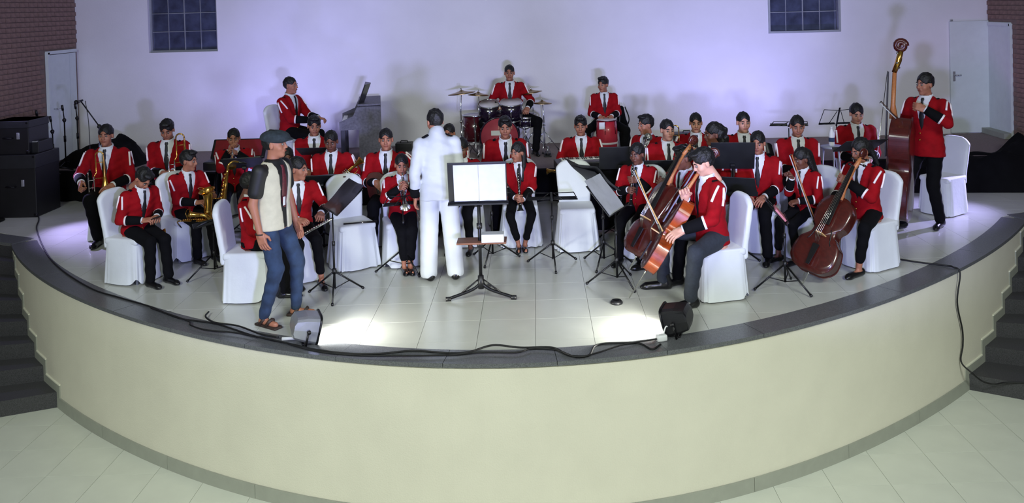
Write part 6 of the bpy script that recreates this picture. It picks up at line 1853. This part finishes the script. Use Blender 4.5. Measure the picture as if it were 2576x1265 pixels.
flood(772, 858, 112, True, 'silver flood lamp lying at the stage edge by the cap man', 75)
flood(1702, 838, -110, False, 'black flood lamp at the stage edge before the foremost cellist', 75)
g = G(1664, 858); T = Thing('power_plug', g, 'white plug lying behind the black flood lamp', 'plug'); T.part('plug_body', xf(box(0.085, 0.06, 0.05, (0, 0, 0.029), 0.012), trs(g, 0.3)), 'plug_white'); T.part('cord_relief', tube(spline([g + (0.02, 0.02, 0.05), g + (0.05, 0.05, 0.10), g + (0.10, 0.06, 0.05)], 6), 0.006, 6), 'plug_white')
g = G(728, 858); T = Thing('power_plug', g, 'white plug lying left of the silver flood lamp', 'plug'); T.part('plug_body', xf(tube([(-0.06, 0, 0.02), (0.06, 0.01, 0.02)], [0.016, 0.013], 8), trs(g)), 'plug_white'); T.part('cord_relief', xf(tube([(0.06, 0.01, 0.02), (0.11, 0.03, 0.02)], 0.006, 6), trs(g)), 'plug_white')

# LED lamp glowing under the back of the boy in profile's row
def led_lamp(pos, target, label, power, angle=70, color=(0.35, 0.33, 1.0), tall=False, floor_z=0.0):
    pos = np.asarray(pos, float); d = nrm(np.asarray(target, float) - pos); M = yz_frame(pos + np.array([0, 0, 0.12]), d, (0, 0, 1))
    T = Thing('stage_lamp', pos, label, 'stage lamp', 'violet stage lamps')
    Q = M @ frame((0, 0, 0), (1, 0, 0), (0, 0, -1), (0, 1, 0))
    T.part('can', xf(lathe([(0.05, -0.12), (0.085, -0.10), (0.085, 0.06), (0.09, 0.062), (0.09, 0.07)], 20), Q), 'black_metal'); T.part('lens', xf(lathe([(0.078, 0.071), (0.078, 0.074)], 20), Q), 'lamp_violet')
    if tall: T.part('pole', tube([(pos[0], pos[1], floor_z), pos], 0.016, 8), 'black_metal'); T.part('base_plate', xf(lathe([(0.20, 0), (0.20, 0.015), (0.03, 0.025)], 24), trs((pos[0], pos[1], floor_z))), 'black_metal')
    T.part('bracket', tube([pos + np.cross(d, (0, 0, 1)) * 0.11 + (0, 0, 0.12), pos + np.cross(d, (0, 0, 1)) * 0.11 + (0, 0, 0.01), pos - np.cross(d, (0, 0, 1)) * 0.11 + (0, 0, 0.01), pos - np.cross(d, (0, 0, 1)) * 0.11 + (0, 0, 0.12)], 0.009, 6), 'black_metal')
    e = M[:3, 3] + d * 0.10
    spot_light('violet_beam', tuple(e), tuple(e + d), angle, power, color, 0.8, 0.06)


led_lamp((-7.4, 11.7, 1.5), (-5.35, 10.95, 0.0), 'violet stage lamp on a pole beyond the left stair head', 700, 46, (0.50, 0.42, 1.0), True)
g = G(578, 640); led_lamp((g[0] + 0.15, g[1] + 0.5, 0.0), (g[0] - 0.2, g[1] + 1.5, 0.5), 'violet stage lamp on the floor behind the flat cap man', 60, 90)
led_lamp((7.2, 11.4, 1.7), (4.4, 10.75, 0.0), 'violet stage lamp on a pole beyond the right stair head', 850, 46, (0.48, 0.44, 1.0), True)
led_lamp((3.4, 11.5, 0.0), (5.6, 13.3, 0.42), 'violet stage lamp behind the back row near the bass', 60, 50, (0.85, 0.25, 1.0))
for x, lab in ((-4.5, 'violet uplight on the platform behind the left back row'), (0.95, 'violet uplight on the platform behind the keyboard boy'), (3.3, 'violet uplight on the platform behind the right back row')):
    led_lamp((x, 12.5, PLAT), (x, 14.4, 2.1), lab, 110, 125, (0.40, 0.36, 1.0), floor_z=PLAT)  # unseen uplights, added to spread violet over the end wall

# ------------------------------------------------------------------ cables
def cable(name, pts, label, r=0.008, n=8):
    P = spline(np.array(pts), n); g = tube(P, r, 6); o = P[0]
    return tag(obj(name, (g[0] - o, g[1]), 'cable_black', loc=tuple(o)), label, 'cable')


def rimpts(pxs, z=0.012): return [G(x, y, z) for x, y in pxs]


cable('cable', rimpts([(70, 505), (97, 545), (92, 575), (108, 620), (130, 655), (170, 690), (235, 728), (300, 748), (380, 772), (450, 800), (545, 815), (640, 845), (735, 866), (800, 880), (880, 889), (960, 889), (1040, 882), (1130, 888), (1180, 885), (1240, 868), (1310, 874), (1390, 874), (1430, 893), (1480, 894), (1500, 868), (1560, 862), (1610, 864), (1640, 878), (1662, 866)]), 'long black cable winding along the granite rim of the stage')
cable('cable', rimpts([(380, 775), (470, 806), (480, 818), (520, 830), (600, 838), (700, 858), (790, 882), (900, 893), (1000, 894), (1120, 893), (1210, 886), (1300, 886), (1340, 876), (1400, 880), (1450, 897), (1500, 888), (1570, 866), (1655, 852)], 0.024), 'second black cable looping beside the first along the rim', 0.007)
cable('cable', rimpts([(525, 784), (517, 795), (527, 805), (545, 812), (600, 820), (655, 840), (700, 848)], 0.03), 'short looped cable end standing on the rim left of the cap man', 0.008)
e0 = s_at_x(G(2398, 672)[0]); P0 = along(e0, -0.035)
pts = [G(2205, 642, 0.012), G(2300, 658, 0.012), G(2380, 668, 0.014), np.array([*along(e0, 0.03), 0.014]), np.array([*P0, -0.03])]
for px, py in ((2408, 760), (2421, 830), (2422, 870), (2418, 910)):
    # runs down just in front of the curved face
    lo_, hi_ = 6.5, 11.0
    for _ in range(40):
        m_ = (lo_ + hi_) / 2; q = GY(px, py, m_)
        if q[1] < edge_y(np.clip(q[0], -6.3, 5.75)) - 0.03: lo_ = m_
        else: hi_ = m_
    pts.append(GY(px, py, lo_))
sz = FLOOR_Z + RISE + 0.012
pts += [G(2445, 938, sz + 0.10), G(2470, 958, sz), G(2500, 966, sz), G(2530, 962, sz), G(2576, 963, sz), G(2640, 968, sz)]
cable('cable', pts, 'black cable running over the rim and down the face to the right steps', 0.0085)
